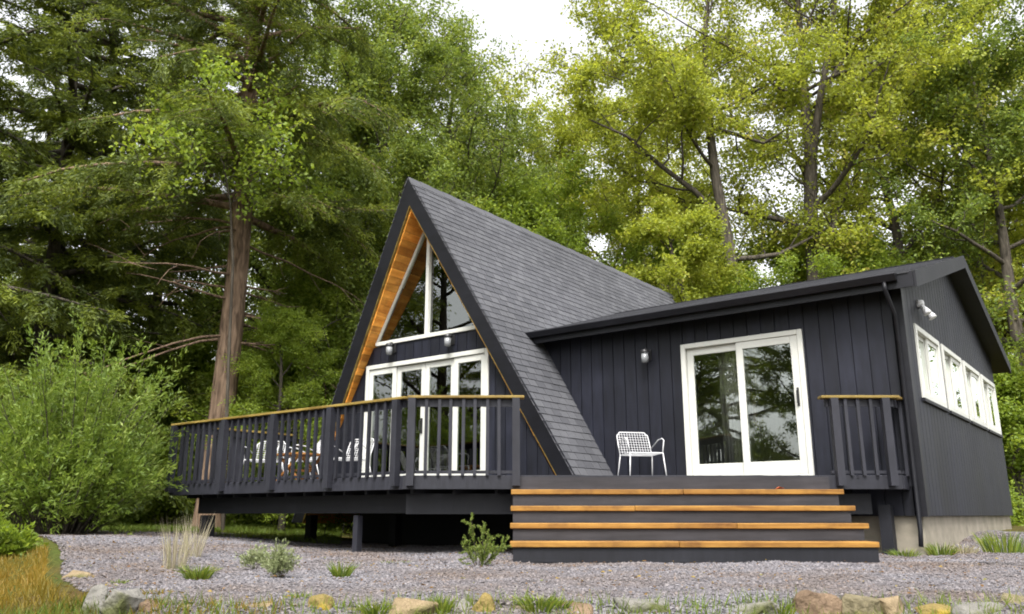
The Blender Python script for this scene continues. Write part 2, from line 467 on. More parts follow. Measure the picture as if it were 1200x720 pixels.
M['soil'] = None
def ground_mat():
    m, nd, lk, b = new_mat('ground_cover')
    geo = nd.new('ShaderNodeNewGeometry')
    n = nd.new('ShaderNodeTexNoise'); n.inputs['Scale'].default_value = 0.55; n.inputs['Detail'].default_value = 6
    lk.new(geo.outputs['Position'], n.inputs[0])
    rp = ramp(nd, [(0.35, (0.055, 0.07, 0.015)), (0.55, (0.075, 0.065, 0.018)), (0.72, (0.085, 0.05, 0.02))])
    lk.new(n.outputs[0], rp.inputs[0])
    n2 = nd.new('ShaderNodeTexNoise'); n2.inputs['Scale'].default_value = 24; n2.inputs['Detail'].default_value = 6
    lk.new(geo.outputs['Position'], n2.inputs[0])
    r2 = ramp(nd, [(0.3, (0.5, 0.5, 0.5)), (0.7, (1.2, 1.2, 1.2))]); lk.new(n2.outputs[0], r2.inputs[0])
    mx = nd.new('ShaderNodeMix'); mx.data_type = 'RGBA'; mx.blend_type = 'MULTIPLY'; mx.inputs[0].default_value = 1
    lk.new(rp.outputs[0], mx.inputs[6]); lk.new(r2.outputs[0], mx.inputs[7])
    lk.new(mx.outputs[2], b.inputs['Base Color'])
    b.inputs['Roughness'].default_value = 1; b.inputs['Specular IOR Level'].default_value = 0.1
    bp = nd.new('ShaderNodeBump'); bp.inputs['Strength'].default_value = 0.7; bp.inputs['Distance'].default_value = 0.04
    lk.new(n2.outputs[0], bp.inputs['Height']); lk.new(bp.outputs[0], b.inputs['Normal'])
    return m

def gravel_mat(name, use_attr):
    m, nd, lk, b = new_mat(name)
    geo = nd.new('ShaderNodeNewGeometry')
    if use_attr:
        s = nd.new('ShaderNodeAttribute'); s.attribute_name = 'rnd'; fac = s.outputs['Fac']
    else:
        v = nd.new('ShaderNodeTexVoronoi'); v.inputs['Scale'].default_value = 52
        lk.new(geo.outputs['Position'], v.inputs['Vector'])
        sp = nd.new('ShaderNodeSeparateColor'); lk.new(v.outputs['Color'], sp.inputs[0]); fac = sp.outputs[0]
        bp = nd.new('ShaderNodeBump'); bp.inputs['Strength'].default_value = 0.9; bp.inputs['Distance'].default_value = 0.02; bp.invert = True
        lk.new(v.outputs['Distance'], bp.inputs['Height']); lk.new(bp.outputs[0], b.inputs['Normal'])
    rp = ramp(nd, [(0.0, (0.085, 0.081, 0.086)), (0.35, (0.118, 0.112, 0.119)), (0.7, (0.152, 0.145, 0.153)), (0.92, (0.20, 0.192, 0.196)), (1.0, (0.13, 0.095, 0.07))])
    lk.new(fac, rp.inputs[0])
    n = nd.new('ShaderNodeTexNoise'); n.inputs['Scale'].default_value = 0.8; n.inputs['Detail'].default_value = 4
    lk.new(geo.outputs['Position'], n.inputs[0])
    r2 = ramp(nd, [(0.33, (0.88, 0.76, 0.66)), (0.55, (1.0, 0.98, 0.99)), (0.7, (1.12, 1.12, 1.15))]); lk.new(n.outputs[0], r2.inputs[0])
    mx = nd.new('ShaderNodeMix'); mx.data_type = 'RGBA'; mx.blend_type = 'MULTIPLY'; mx.inputs[0].default_value = 1
    lk.new(rp.outputs[0], mx.inputs[6]); lk.new(r2.outputs[0], mx.inputs[7])
    lk.new(mx.outputs[2], b.inputs['Base Color'])
    b.inputs['Roughness'].default_value = 0.95; b.inputs['Specular IOR Level'].default_value = 0.2
    return m

def sheet(name, us, ds, mat, dz=0.0, mask=None):
    U, Dd = np.meshgrid(us, ds)
    X = U*_rt[0] + Dd*_fh[0]; Y = U*_rt[1] + Dd*_fh[1]
    Z = height(X, Y) + dz
    v = np.stack([X, Y, Z], -1).reshape(-1, 3)
    nu, nd_ = len(us), len(ds)
    i = np.arange(nd_-1)[:, None]*nu + np.arange(nu-1)[None, :]
    q = np.stack([i, i+1, i+1+nu, i+nu], -1)
    if mask is not None:
        s = mask(U, Dd)
        keep = (s[:-1, :-1] > 0) & (s[1:, :-1] > 0) & (s[:-1, 1:] > 0) & (s[1:, 1:] > 0)
        q = q[keep]
    me = fast_mesh(name, v, 4, q.reshape(-1), mat, smooth=True)
    o = bpy.data.objects.new(name, me); place(o)
    o['kind'] = 'structure'
    return o

def grade(a, b, fine_a, fine_b, step, growth=1.25):
    """coordinates from a to b, fine between fine_a and fine_b, coarser outside"""
    mid = list(np.arange(fine_a, fine_b+1e-6, step))
    lo, s = [], step
    x = fine_a
    while x > a:
        s *= growth; x -= s; lo.append(max(x, a))
    hi, s = [], step
    x = fine_b
    while x < b:
        s *= growth; x += s; hi.append(min(x, b))
    return np.array(lo[::-1] + mid + hi)

sheet('ground', grade(-700, 700, -9, 8, 0.2), grade(-300, 900, 0, 14, 0.2), ground_mat())
bed_mask = lambda u, d: np.minimum(np.minimum(inside(u, d)+np.where(u < -2.2, 0.15, 0.5), 19-d), 1.0)
sheet('gravel_bed', np.arange(-7.4, 8.0, 0.1), np.arange(4.3, 15, 0.1), gravel_mat('gravel_bed_stone', False), 0.012, bed_mask)

# loose stones of the gravel bed
def pebbles(n, seed):
    r = np.random.default_rng(seed)
    D = 4.55 + (r.random(n*2)**1.35)*8.7
    u = -6.5 + r.random(n*2)*14.0
    ok = (np.abs(u) < D*0.66) & (inside(u, D) > np.where(u < -2.2, -0.13, -0.45))
    u, D = u[ok][:n], D[ok][:n]
    n = len(u)
    x = u*_rt[0] + D*_fh[0]; y = u*_rt[1] + D*_fh[1]
    z = height(x, y) + 0.014
    size = 0.005 + 0.011*r.random(n)**3 + 0.0010*(D-5)
    base = np.array([(1,0,0),(0,1,0),(-1,0,0),(0,-1,0),(0,0,1),(0,0,-1)], float)
    tri = np.array([(0,1,4),(1,2,4),(2,3,4),(3,0,4),(1,0,5),(2,1,5),(3,2,5),(0,3,5)])
    v = base[None]*(0.65+0.7*r.random((n, 6, 1)))
    v[..., 2] *= 0.7
    a = r.random(n)*6.28
    ca, sa = np.cos(a)[:, None], np.sin(a)[:, None]
    vx = v[..., 0]*ca - v[..., 1]*sa; vy = v[..., 0]*sa + v[..., 1]*ca
    tilt = (r.random((n, 2))-0.5)*0.9
    vz = v[..., 2] + vx*tilt[:, :1] + vy*tilt[:, 1:]
    P = np.stack([vx, vy, vz], -1)*size[:, None, None] + np.stack([x, y, z], -1)[:, None]
    L = (tri[None] + (np.arange(n)*6)[:, None, None]).reshape(-1)
    return fast_mesh('gravel', P.reshape(-1, 3), 3, L, gravel_mat('gravel_stone', True), np.repeat(r.random(n), 8))
o = bpy.data.objects.new('gravel', pebbles(85000, 3)); place(o)
o['kind'] = 'stuff'; tag(o, 'loose grey and pinkish gravel spread in front of the deck', 'gravel')

# ------------------------------------------------------------------ cabin
ZD = 0.94                                   # deck and floor level
XC, ZA, S60 = -9.49, 6.12, math.tan(R(60))  # A-frame ridge line
YA, YAB = 9.93, 19.2                        # A-frame front wall, back
YW, XR, YB = 11.06, -2.28, 18.4             # wing front wall, right wall, back wall
TS = 0.285                                  # depth of the soffit boards below the roof face
TH = 0.235                                  # roof thickness, square to the slope

def prow(z): return 9.38 + 0.105*(ZA - z)   # the roof edge leans out towards the ridge
def roof_x(z, side=1, off=0.0): return XC + side*((ZA - z)/S60 - off/math.sin(R(60)))

cabin = thing('cabin', (XC, YA, 0.0), 'black A-frame cabin with a shingled roof and a low gabled side wing', 'cabin')

# --- A-frame roof: two slabs
ZF = 0.34
def slab(side, off0, off1, zb=ZF, front=None, yback=YAB):
    """part of a roof side between two offsets below the outer face"""
    pr = front or prow
    mb = MB()
    def ring(z_top, z_bot, off):
        # points on the offset plane, clipped at the ridge line
        zt = ZA - off/math.cos(R(60))
        return [(XC, pr(zt), zt), (roof_x(z_bot, side, off), pr(z_bot), z_bot), (roof_x(z_bot, side, off), yback, z_bot), (XC, yback, zt)]
    a, b = ring(ZA, zb, off0), ring(ZA, zb, off1)
    mb.add(a + b, [(0,1,2,3), (4,5,6,7), (0,1,5,4), (1,2,6,5), (2,3,7,6), (3,0,4,7)])
    return mb
roofs = {}
for side in (-1, 1):
    roofs[side] = slab(side, 0.0, TH - 0.03, front=lambda z: prow(z) + 0.045).build('roof_slope', M['trim'], cabin)
roofs[1]['label'] = 'steep grey shingled roof slope of the A-frame'

# fascia boards along the front edges
for side in (-1, 1):
    mb = MB()
    pts = []
    o0, o1 = -0.015, TH
    zt0, zt1 = ZA - o0/math.cos(R(60)), ZA - o1/math.cos(R(60))
    poly = [(XC, prow(zt0), zt0), (roof_x(ZF, side, o0), prow(ZF), ZF), (roof_x(ZF, side, o1), prow(ZF), ZF), (XC, prow(zt1), zt1)]
    mb.prism(poly, (0, 0.042, 0))
    f = mb.build('fascia_board', M['trim'], roofs[side])
    mb = MB()                                 # thin pale strip under the fascia
    o2 = TH + 0.016
    zt2 = ZA - o2/math.cos(R(60))
    poly = [(XC, prow(zt1)+0.006, zt1), (roof_x(ZF, side, o1), prow(ZF)+0.006, ZF), (roof_x(ZF, side, o2), prow(ZF)+0.006, ZF), (XC, prow(zt2)+0.006, zt2)]
    mb.prism(poly, (0, 0.05, 0)).build('edge_strip', M['cap'], roofs[side])

# soffit planks: they run front to back, one above the other down the slope
sl_len = (ZA - ZF)/math.sin(R(60))
random.seed(4)
for side in (-1, 1):
    t = 0.35
    while t < sl_len:
        w = 0.135
        z0, z1 = ZA - t*math.sin(R(60)), ZA - (t+w-0.006)*math.sin(R(60))
        mb = MB()
        def q(z, off, y): return (roof_x(z, side, off), y, z)
        j = random.uniform(-0.003, 0.002)
        oa, ob = TH - 0.031, TS - 0.004 + j
        yb = YA + 5.5
        vs = [q(z0, oa, prow(z0)+0.05), q(z1, oa, prow(z1)+0.05), q(z1, oa, yb), q(z0, oa, yb),
              q(z0, ob, prow(z0)+0.05), q(z1, ob, prow(z1)+0.05), q(z1, ob, yb), q(z0, ob, yb)]
        mb.add(vs, [(0,1,2,3), (4,5,6,7), (0,1,5,4), (1,2,6,5), (2,3,7,6), (3,0,4,7)])
        mb.build('soffit_plank', M['soffit'], roofs[side])
        t += w

# shingles: rows of tabs on each slope; the nearest 300 are objects of their own
EXPO, TABW, STH = 0.13, 0.21, 0.014
def shingle_mesh():
    w, l, t = TABW-0.008, EXPO+0.03, STH
    mb = MB()                                 # x along the row, y down the slope, z outwards
    mb.add([(0,0,0.001),(w,0,0.001),(w,l,0.001),(0,l,0.001),(0,0,0.003),(w,0,0.003),(w,l,t),(0,l,t)],
           [(0,3,2,1),(4,5,6,7),(0,1,5,4),(1,2,6,5),(2,3,7,6),(3,0,4,7)])
    return mb.mesh('shingle', M['shingle'])
SH = shingle_mesh()
SHV = np.array([v.co[:] for v in SH.vertices]); SHQ = np.array([list(p.vertices) for p in SH.polygons])

def shingle_rows(side):
    """(x, y, z, share of the full width) for each tab; the rows end flush with the slanted front edge"""
    rows = int(sl_len/EXPO)
    out = []
    for r in range(rows):
        z = ZA - r*EXPO*math.sin(R(60))
        y = prow(z - EXPO*0.9) - 0.012
        part = [1.0, 0.5, 0.8, 0.3][r % 4]
        while y < YAB - TABW:
            out.append((roof_x(z, side, 0), y, z, part)); y += TABW*part; part = 1.0
    return out

def shingle_matrix(side, p, lift):
    dn = np.array([side*math.cos(R(60)), 0, -math.sin(R(60))])   # down the slope
    al = np.array([0, 1.0, 0])
    nn = np.array([side*math.sin(R(60)), 0, math.cos(R(60))])
    if side < 0: pass
    m = Matrix(((al[0], dn[0], nn[0], p[0]+nn[0]*lift), (al[1], dn[1], nn[1], p[1]+nn[1]*lift), (al[2], dn[2], nn[2], p[2]+nn[2]*lift), (0, 0, 0, 1)))
    return m @ Matrix.Diagonal((p[3], 1, 1, 1))

def joined_shingles(mats, parent):
    vs, ls, rn = [], [], []
    for i, m in enumerate(mats):
        A = np.array(m)
        vs.append(SHV @ A[:3, :3].T + A[:3, 3]); ls.append((SHQ + 8*i).reshape(-1)); rn += [random.random()]*6
    me = fast_mesh('shingles', np.concatenate(vs), 4, np.concatenate(ls), M['shingle_many'], rn)
    o = bpy.data.objects.new('shingles', me); place(o, parent); o['kind'] = 'stuff'
    return o

def hidden_by_wing(p): return p[1] > YW + 0.25 and p[2] < 3.42 + 0.3*(min(p[1], 2*14.8-p[1])-10.75)
for side in (-1, 1):
    pts = shingle_rows(side)
    if side == 1:
        pts = [p for p in pts if not hidden_by_wing(p)]
        pts.sort(key=lambda p: p[0]**2 + p[1]**2)
        ms = [shingle_matrix(1, p, random.uniform(0.0, 0.003)) for p in pts]
        for m in ms[:298]:
            place(bpy.data.objects.new('shingle', SH), roofs[1], m)
        joined_shingles(ms[298:], roofs[1])
    else:
        joined_shingles([shingle_matrix(-1, p, random.uniform(0.0, 0.003)) for p in pts], roofs[-1])
# ridge cap
mb = MB()
y = prow(ZA) + 0.0; k = 0
while y < YAB:
    for sd in (-1, 1):                        # two leaves bent over the ridge
        o_, w_ = 0.016 + 0.004*(k % 2), 0.12
        cx_, sx_ = math.cos(R(60)), math.sin(R(60))
        nx_, nz_ = sd*sx_, cx_
        a0 = np.array([XC, y, ZA + o_/cx_ - 0.0]); a1 = np.array([XC + sd*w_*cx_ + nx_*o_, y, ZA - w_*sx_ + nz_*o_])
        b0 = np.array([XC, y, ZA + 0.002]); b1 = a1 - np.array([nx_, 0, nz_])*0.012
        dy_ = np.array([0, 0.29, 0])
        mb.add([a0, a1, b1, b0, a0+dy_, a1+dy_, b1+dy_, b0+dy_], [(0,1,2,3), (7,6,5,4), (0,4,5,1), (1,5,6,2), (2,6,7,3)])
    y += 0.292; k += 1
mb.build('ridge_cap', M['shingle'], roofs[1])

# --- walls with boards
def clip_pieces(s0, s1, zlo, ztop, holes):
    """rectangles (s0,s1,z0,z1a,z1b) of one board after the openings are taken out"""
    cuts = sorted({s0, s1} | {h[k] for h in holes for k in (0, 1) if s0 < h[k] < s1})
    out = []
    for a, b in zip(cuts[:-1], cuts[1:]):
        if b - a < 0.012: continue
        m = (a+b)/2
        zs = sorted([(h[2], h[3]) for h in holes if h[0] <= m <= h[1]])
        z = zlo
        for (h0, h1) in zs:
            if h0 - z > 0.02: out.append((a, b, z, h0, h0))
            z = max(z, h1)
        ta, tb = ztop(a), ztop(b)
        if max(ta, tb) - z > 0.03 and min(ta, tb) > z - 0.0:
            out.append((a, b, z, ta, tb))
    return out

def board_wall(name, P, s_a, s_b, zlo, ztop, holes, pitch, parent, outv, gap=0.012, th=0.02, back=0.1):
    """P(s) gives x,y on the wall's face line; outv points out"""
    outv = np.array([*outv, 0.0])
    def pt(s, z): x, y = P(s); return np.array([x, y, z])
    mb = MB()
    edges = sorted({s_a, s_b} | {h[k] for h in holes for k in (0, 1)} | {(s_a+s_b)/2})
    for a, b in zip(edges[:-1], edges[1:]):
        for (a_, b_, z0, ta, tb) in clip_pieces(a, b, zlo, ztop, holes):
            mb.prism([pt(a_, z0), pt(b_, z0), pt(b_, tb), pt(a_, ta)], -outv*back)
    w = mb.build(name, M['siding'], parent)
    s = s_a
    while s < s_b - 0.01:
        e = min(s + pitch, s_b)
        for (a, b, z0, ta, tb) in clip_pieces(s, e - gap, zlo, ztop, holes):
            m2 = MB().prism([pt(a, z0), pt(b, z0), pt(b, tb), pt(a, ta)], outv*th)
            m2.v = [tuple(np.array(v)) for v in m2.v]
            m2.build('siding_board', M['siding'], w)
        s = e
    return w

# A-frame front wall
DAX0, DAX1, DAZ = -10.90, -8.09, 3.05
SILL = 3.44
def a_top(s): return max(ZD, ZA - abs(s - XC)*S60 - TS/math.cos(R(60)))
xa0, xa1 = roof_x(ZD, -1, TS), roof_x(ZD, 1, TS)
def tri_at(z): return (ZA - z)/S60 - TS/math.sin(R(60))
# below the window band only: the gable above SILL is glass
def a_top2(s): return min(SILL - 0.06, a_top(s))
board_wall('front_wall', lambda s: (s, YA), xa0, xa1, ZD-0.35, a_top2, [(DAX0, DAX1, ZD-0.5, DAZ)], 0.2, cabin, (0, -1))

def frame_rect(x0, x1, z0, z1, t, axis, c, depth, mb=None):
    """four-sided frame; axis 'y' lies in a wall facing y, c is its plane"""
    mb = mb or MB()
    for (a, b, p, q_) in ((x0, x0+t, z0, z1), (x1-t, x1, z0, z1), (x0+t, x1-t, z1-t, z1), (x0+t, x1-t, z0, z0+t)):
        if axis == 'y': mb.box((a, c, p), (b, c+depth, q_))
        else: mb.box((c, a, p), (c+depth, b, q_))
    return mb

# A-frame doors: outer frame, four leaves
fr = MB()
t = 0.075
for (a, b, p, q_) in ((DAX0, DAX0+t, ZD-0.02, DAZ), (DAX1-t, DAX1, ZD-0.02, DAZ), (DAX0+t, DAX1-t, DAZ-t, DAZ), (DAX0+t, DAX1-t, ZD-0.02, ZD+0.05)):
    fr.box((a, YA-0.045, p), (b, YA+0.09, q_))
adoor = fr.build('glazed_door', M['white'], cabin, bevel=0.006)
adoor['label'] = 'white four-leaf glazed door under the A-frame gable'
n = 4
lw = (DAX1-DAX0-2*t)/n
for i in range(n):
    x0 = DAX0+t+i*lw+0.004; x1 = x0+lw-0.008
    yy = YA-0.02 + (0.03 if i in (1, 2) else 0.0)
    mb = MB(); st = 0.085
    for (a, b, p, q_) in ((x0, x0+st, ZD+0.055, DAZ-t-0.005), (x1-st, x1, ZD+0.055, DAZ-t-0.005), (x0+st, x1-st, DAZ-t-0.005-0.1, DAZ-t-0.005), (x0+st, x1-st, ZD+0.055, ZD+0.21)):
        mb.box((a, yy, p), (b, yy+0.045, q_))
    mb.build('door_leaf', M['white'], adoor, bevel=0.004)
    MB().box((x0+st-0.005, yy+0.018, ZD+0.205), (x1-st+0.005, yy+0.024, DAZ-t-0.1)).build('pane', M['glass'], adoor)
hx = DAX0+t+2*lw-0.05
MB().box((hx-0.02, YA-0.005, ZD+0.85), (hx+0.02, YA+0.0095, ZD+1.1)).tube([(hx, YA-0.005, ZD+0.88), (hx, YA-0.05, ZD+0.9), (hx, YA-0.05, ZD+1.05), (hx, YA-0.005, ZD+1.07)], 0.009).build('handle', M['metal_dark'], adoor)

# gable window: sill, mullion, raking frame, two panes
gw = MB()
hw = tri_at(SILL)
gw.box((XC-hw+0.03, YA-0.05, SILL-0.055), (XC+hw-0.03, YA+0.07, SILL+0.012))
gwin = gw.build('gable_window', M['white'], cabin, bevel=0.004)
gwin['label'] = 'triangular white framed window filling the A-frame gable'
zp = ZA - TS/math.cos(R(60))
fw = 0.04
for side in (-1, 1):
    d = fw/math.cos(R(60))
    e0 = tri_at(SILL+0.012)
    poly = [(XC, YA-0.02, zp-0.02), (XC+side*e0, YA-0.02, SILL+0.012), (XC+side*(e0-fw/math.sin(R(60))), YA-0.02, SILL+0.012), (XC, YA-0.02, zp-0.02-d)]
    MB().prism(poly, (0, 0.06, 0)).build('frame_rail', M['white'], gwin)
mx_ = XC + 0.04
MB().box((mx_-0.035, YA-0.048, SILL+0.013), (mx_+0.035, YA+0.06, zp-0.22)).build('mullion', M['white'], gwin)
for side in (-1, 1):
    e1 = tri_at(SILL+0.012) - 0.055
    xm = mx_ + side*0.04
    def zt(x): return zp - 0.12 - abs(x-XC)*S60
    poly = [(xm, YA+0.01, SILL+0.01), (XC+side*e1, YA+0.01, SILL+0.01), (xm, YA+0.01, zt(xm) + 0.04)]
    MB().prism(poly, (0, 0.008, 0)).build('pane', M['glass'], gwin)

# wing front wall
DWX0, DWX1, DWZ = -5.33, -3.53, 2.93
SB = 0.47
EY, EZ, RY, RZ, BYE = 10.75, 3.40, 14.8, 4.62, 18.85
SLP = (RZ-EZ)/(RY-EY)
RT = 0.17
def wing_under(y): return (EZ + SLP*(min(y, 2*RY-y)-EY)) - RT - 0.01
zt_front = wing_under(YW)
def xw_left(z): return roof_x(z, 1, 0.0)
xl = roof_x(zt_front, 1, 0.02)
class _:
    pass
def board_wall_front():
    mb = MB()
    # backing: left part bounded by the roof slope
    holes = [(DWX0, DWX1, ZD-0.5, DWZ)]
    zl = ZD-0.4
    x_low = roof_x(zl, 1, 0.03)
    mb.prism([(x_low, YW, zl), (DWX0, YW, zl), (DWX0, YW, zt_front), (xl, YW, zt_front)], (0, 0.1, 0))
    mb.prism([(DWX0, YW, DWZ), (DWX1, YW, DWZ), (DWX1, YW, zt_front), (DWX0, YW, zt_front)], (0, 0.1, 0))
    mb.prism([(DWX1, YW, SB), (XR-0.002, YW, SB), (XR-0.002, YW, zt_front), (DWX1, YW, zt_front)], (0, 0.1, 0))
    w = mb.build('wing_front_wall', M['siding'], cabin)
    s = xl
    while s < XR - 0.01:
        e = min(s+0.2, XR)
        for (a, b, z0, ta, tb) in clip_pieces(s, e-0.012, SB, lambda q_: zt_front, holes):
            if z0 < 0.5:
                za = max(z0, ZA - (a - XC)*S60); zb = max(z0, ZA - (b - XC)*S60)
                if min(za, zb) > zt_front - 0.05: continue
                poly = [(a, YW, min(za, ta-0.01)), (b, YW, zb), (b, YW, tb), (a, YW, ta)]
            else:
                poly = [(a, YW, z0), (b, YW, z0), (b, YW, tb), (a, YW, ta)]
            MB().prism(poly, (0, -0.02, 0)).build('siding_board', M['siding'], w)
        s = e
    return w
wf = board_wall_front()

# wing right wall, with a row of four windows
WZ0, WZ1 = 1.95, 2.94
WIN = [(11.64 + i*1.70, 11.64 + i*1.70 + 1.50) for i in range(4)]
ws = board_wall('wing_side_wall', lambda s: (XR, s), YW-0.02, YB, SB, lambda s: wing_under(s), [(a, b, WZ0, WZ1) for a, b in WIN], 0.2, cabin, (1, 0))
MB().box((roof_x(0.5, 1, 0.2), YB-0.1, 0.3), (XR-0.12, YB, wing_under(YB))).build('wing_back_wall', M['siding'], cabin)
MB().box((XR-0.07, YW-0.044, SB-0.01), (XR+0.045, YW-0.021, wing_under(YW)-0.02)).box((XR+0.021, YW-0.0205, SB-0.01), (XR+0.044, YW+0.09, wing_under(YW)-0.01)).build('corner_board', M['trim'], cabin)
for i, (a, b) in enumerate(WIN):
    wdw = frame_rect(a, b, WZ0, WZ1, 0.08, 'x', XR-0.06, 0.105).build('side_window', M['white'], cabin, bevel=0.005)
    m_ = (a+b)/2
    for k, (p, q_) in enumerate(((a+0.082, m_+0.02), (m_-0.02, b-0.082))):
        xx = XR - 0.045 + 0.035*k
        frame_rect(p, q_, WZ0+0.082, WZ1-0.082, 0.06, 'x', xx, 0.03).build('sash', M['white'], wdw)
        MB().box((xx+0.012, p+0.055, WZ0+0.135), (xx+0.018, q_-0.055, WZ1-0.135)).build('pane', M['glass'], wdw)
    MB().box((XR+0.021, a-0.03, WZ0-0.045), (XR+0.06, b+0.03, WZ0-0.003)).build('sill', M['trim'], wdw)

# wing sliding door
fr = MB(); t = 0.07
for (a, b, p, q_) in ((DWX0, DWX0+t, ZD-0.02, DWZ), (DWX1-t, DWX1, ZD-0.02, DWZ), (DWX0+t, DWX1-t, DWZ-t, DWZ), (DWX0+t, DWX1-t, ZD-0.02, ZD+0.06)):
    fr.box((a, YW-0.05, p), (b, YW+0.1, q_))
wdoor = fr.build('sliding_door', M['white'], cabin, bevel=0.006)
wdoor['label'] = 'white sliding glass door in the front of the wing'
mid = (DWX0+DWX1)/2
for k, (x0, x1) in enumerate(((DWX0+t+0.003, mid+0.05), (mid-0.05, DWX1-t-0.003))):
    yy = YW + 0.01 - 0.045*k; st = 0.1
    mb = MB()
    for (a, b, p, q_) in ((x0, x0+st, ZD+0.063, DWZ-t-0.004), (x1-st, x1, ZD+0.063, DWZ-t-0.004), (x0+st, x1-st, DWZ-t-0.004-0.1, DWZ-t-0.004), (x0+st, x1-st, ZD+0.063, ZD+0.24)):
        mb.box((a, yy, p), (b, yy+0.04, q_))
    mb.build('door_leaf', M['white'], wdoor, bevel=0.004)
    MB().box((x0+st-0.005, yy+0.016, ZD+0.235), (x1-st+0.005, yy+0.022, DWZ-t-0.1)).build('pane', M['glass'], wdoor)
hx = DWX1-t-0.05
MB().box((hx-0.015, YW-0.045, ZD+0.95), (hx+0.015, YW-0.0355, ZD+1.2)).tube([(hx, YW-0.045, ZD+0.97), (hx, YW-0.085, ZD+1.0), (hx, YW-0.085, ZD+1.15), (hx, YW-0.045, ZD+1.18)], 0.009).build('handle', M['metal_dark'], wdoor)

# wing roof: two slabs, fascia, gutter
XRK = -2.02
def wroof(y0, z0, y1, z1):
    mb = MB()
    xa, xb = roof_x(max(z0, z1), 1, 0.05), XRK
    xa0 = roof_x(z0, 1, 0.05); xa1 = roof_x(z1, 1, 0.05)
    mb.add([(xa0, y0, z0), (xb, y0, z0), (xb, y1, z1), (xa1, y1, z1), (xa0+0.1, y0, z0-RT), (xb, y0, z0-RT), (xb, y1, z1-RT), (xa1+0.1, y1, z1-RT)],
           [(0,1,2,3), (4,7,6,5), (0,4,5,1), (1,5,6,2), (2,6,7,3), (3,7,4,0)])
    return mb
wr1 = wroof(EY, EZ, RY-0.001, RZ).build('wing_roof_slope', M['trim'], cabin)
wr2 = wroof(BYE, EZ, RY+0.001, RZ).build('wing_roof_slope', M['trim'], cabin)
for (wr, ye, sg) in ((wr1, EY, 1), (wr2, BYE, -1)):
    ms = []
    L = math.hypot(RY-EY, RZ-EZ); dy, dz = sg*(RY-EY)/L, (RZ-EZ)/L
    rows = int(L/EXPO)
    for r in range(rows+1):
        d0 = r*EXPO
        y_, z_ = ye + dy*(d0+EXPO*0.9), EZ + dz*(d0+EXPO*0.9)
        x = roof_x(z_, 1, 0) + (0.15 if r % 2 else 0)
        while x < XRK - TABW + 0.02:
            al = np.array([1.0, 0, 0]); dn = np.array([0, -dy, -dz]); nn = np.array([0, -dz*sg, dy*sg])
            ms.append(Matrix(((al[0], dn[0], nn[0], x), (al[1], dn[1], nn[1], y_), (al[2], dn[2], nn[2], z_), (0, 0, 0, 1)))); x += TABW
    joined_shingles(ms, wr)
    # rake board on the right end
    MB().prism([(XRK, ye, EZ+0.012), (XRK, RY, RZ+0.012), (XRK, RY, RZ-RT-0.03), (XRK, ye, EZ-RT-0.03)], (0.028, 0, 0)).build('rake_board', M['deck_dark'], wr)
# eave fascia and gutter
xe = roof_x(EZ-0.05, 1, 0.0) - 0.06
MB().box((xe, EY-0.028, EZ-RT-0.02), (XRK-0.002, EY-0.001, EZ+0.004)).build('eave_fascia', M['trim'], wr1)
gp = [(0, 0), (-0.10, 0), (-0.115, -0.02), (-0.10, -0.05), (-0.075, -0.10), (0, -0.10)]
MB().prism([(xe+0.05, EY-0.03+a, EZ+0.0+b) for a, b in gp], (XRK-0.18-xe-0.05, 0, 0)).build('gutter', M['trim'], wr1)
dsx = XR-0.065
MB().tube([(dsx, EY-0.08, EZ-0.1), (dsx, EY-0.08, EZ-0.2), (dsx+0.02, YW-0.10, EZ-0.48), (dsx+0.02, YW-0.10, 0.3), (dsx+0.02, YW-0.16, 0.12)], 0.027, 8).build('downspout', M['trim'], cabin, smooth=True)

# foundation under the wing and the floor structure
f = MB().box((-4.2, YW+0.04, -0.4), (XR-0.03, YW+0.24, SB-0.003)).box((XR-0.23, YW+0.24, -0.4), (XR-0.03, YB-0.05, SB-0.003)).build('foundation', M['concrete'], cabin)
MB().box((-11.0, YA+0.05, -0.4), (-6.55, YA+0.2, ZD-0.36)).box((-6.54, YA+0.06, -0.4), (-6.4, YW+0.2, ZD-0.36)).box((-6.4, YW+0.05, -0.4), (-4.21, YW+0.2, ZD-0.4)).build('foundation_skirt', M['deck_dark'], cabin)
MB().box((-12.0, YA+0.01, ZD-0.34), (-6.9, YAB-0.1, ZD-0.012)).build('floor', M['floor_wood'], cabin)
MB().box((-6.85, YW+0.11, ZD-0.34), (XR-0.11, YB-0.11, ZD-0.012)).build('wing_floor', M['floor_wood'], cabin)
# indoor surfaces
h3 = (ZA-3.3)/S60
MB().prism([(xa0, YAB-0.2, ZD), (xa1, YAB-0.2, ZD), (XC+h3-0.35, YAB-0.2, 3.3), (XC-h3+0.35, YAB-0.2, 3.3)], (0, 0.1, 0)).build('back_wall', M['room'], cabin)
MB().prism([(XC-h3+0.35, YAB-0.15, 3.301), (XC+h3-0.35, YAB-0.15, 3.301), (XC, YAB-0.15, zp-0.02)], (0, 0.008, 0)).build('added_daylight_pane', M['glass'], cabin)  # unseen gable opening, added to let daylight into the A-frame room
MB().box((-6.0, YW+4.6, ZD), (XR-0.11, YW+4.7, 3.3)).build('partition_wall', M['room'], cabin)
MB().box((-6.2, YW+0.12, 3.26), (XR-0.11, YW+4.6, 3.30)).build('wing_ceiling', M['room'], cabin)
MB().box((-6.2, YW+0.12, ZD), (-6.1, YW+4.6, 3.25)).build('partition_wall', M['room'], cabin)

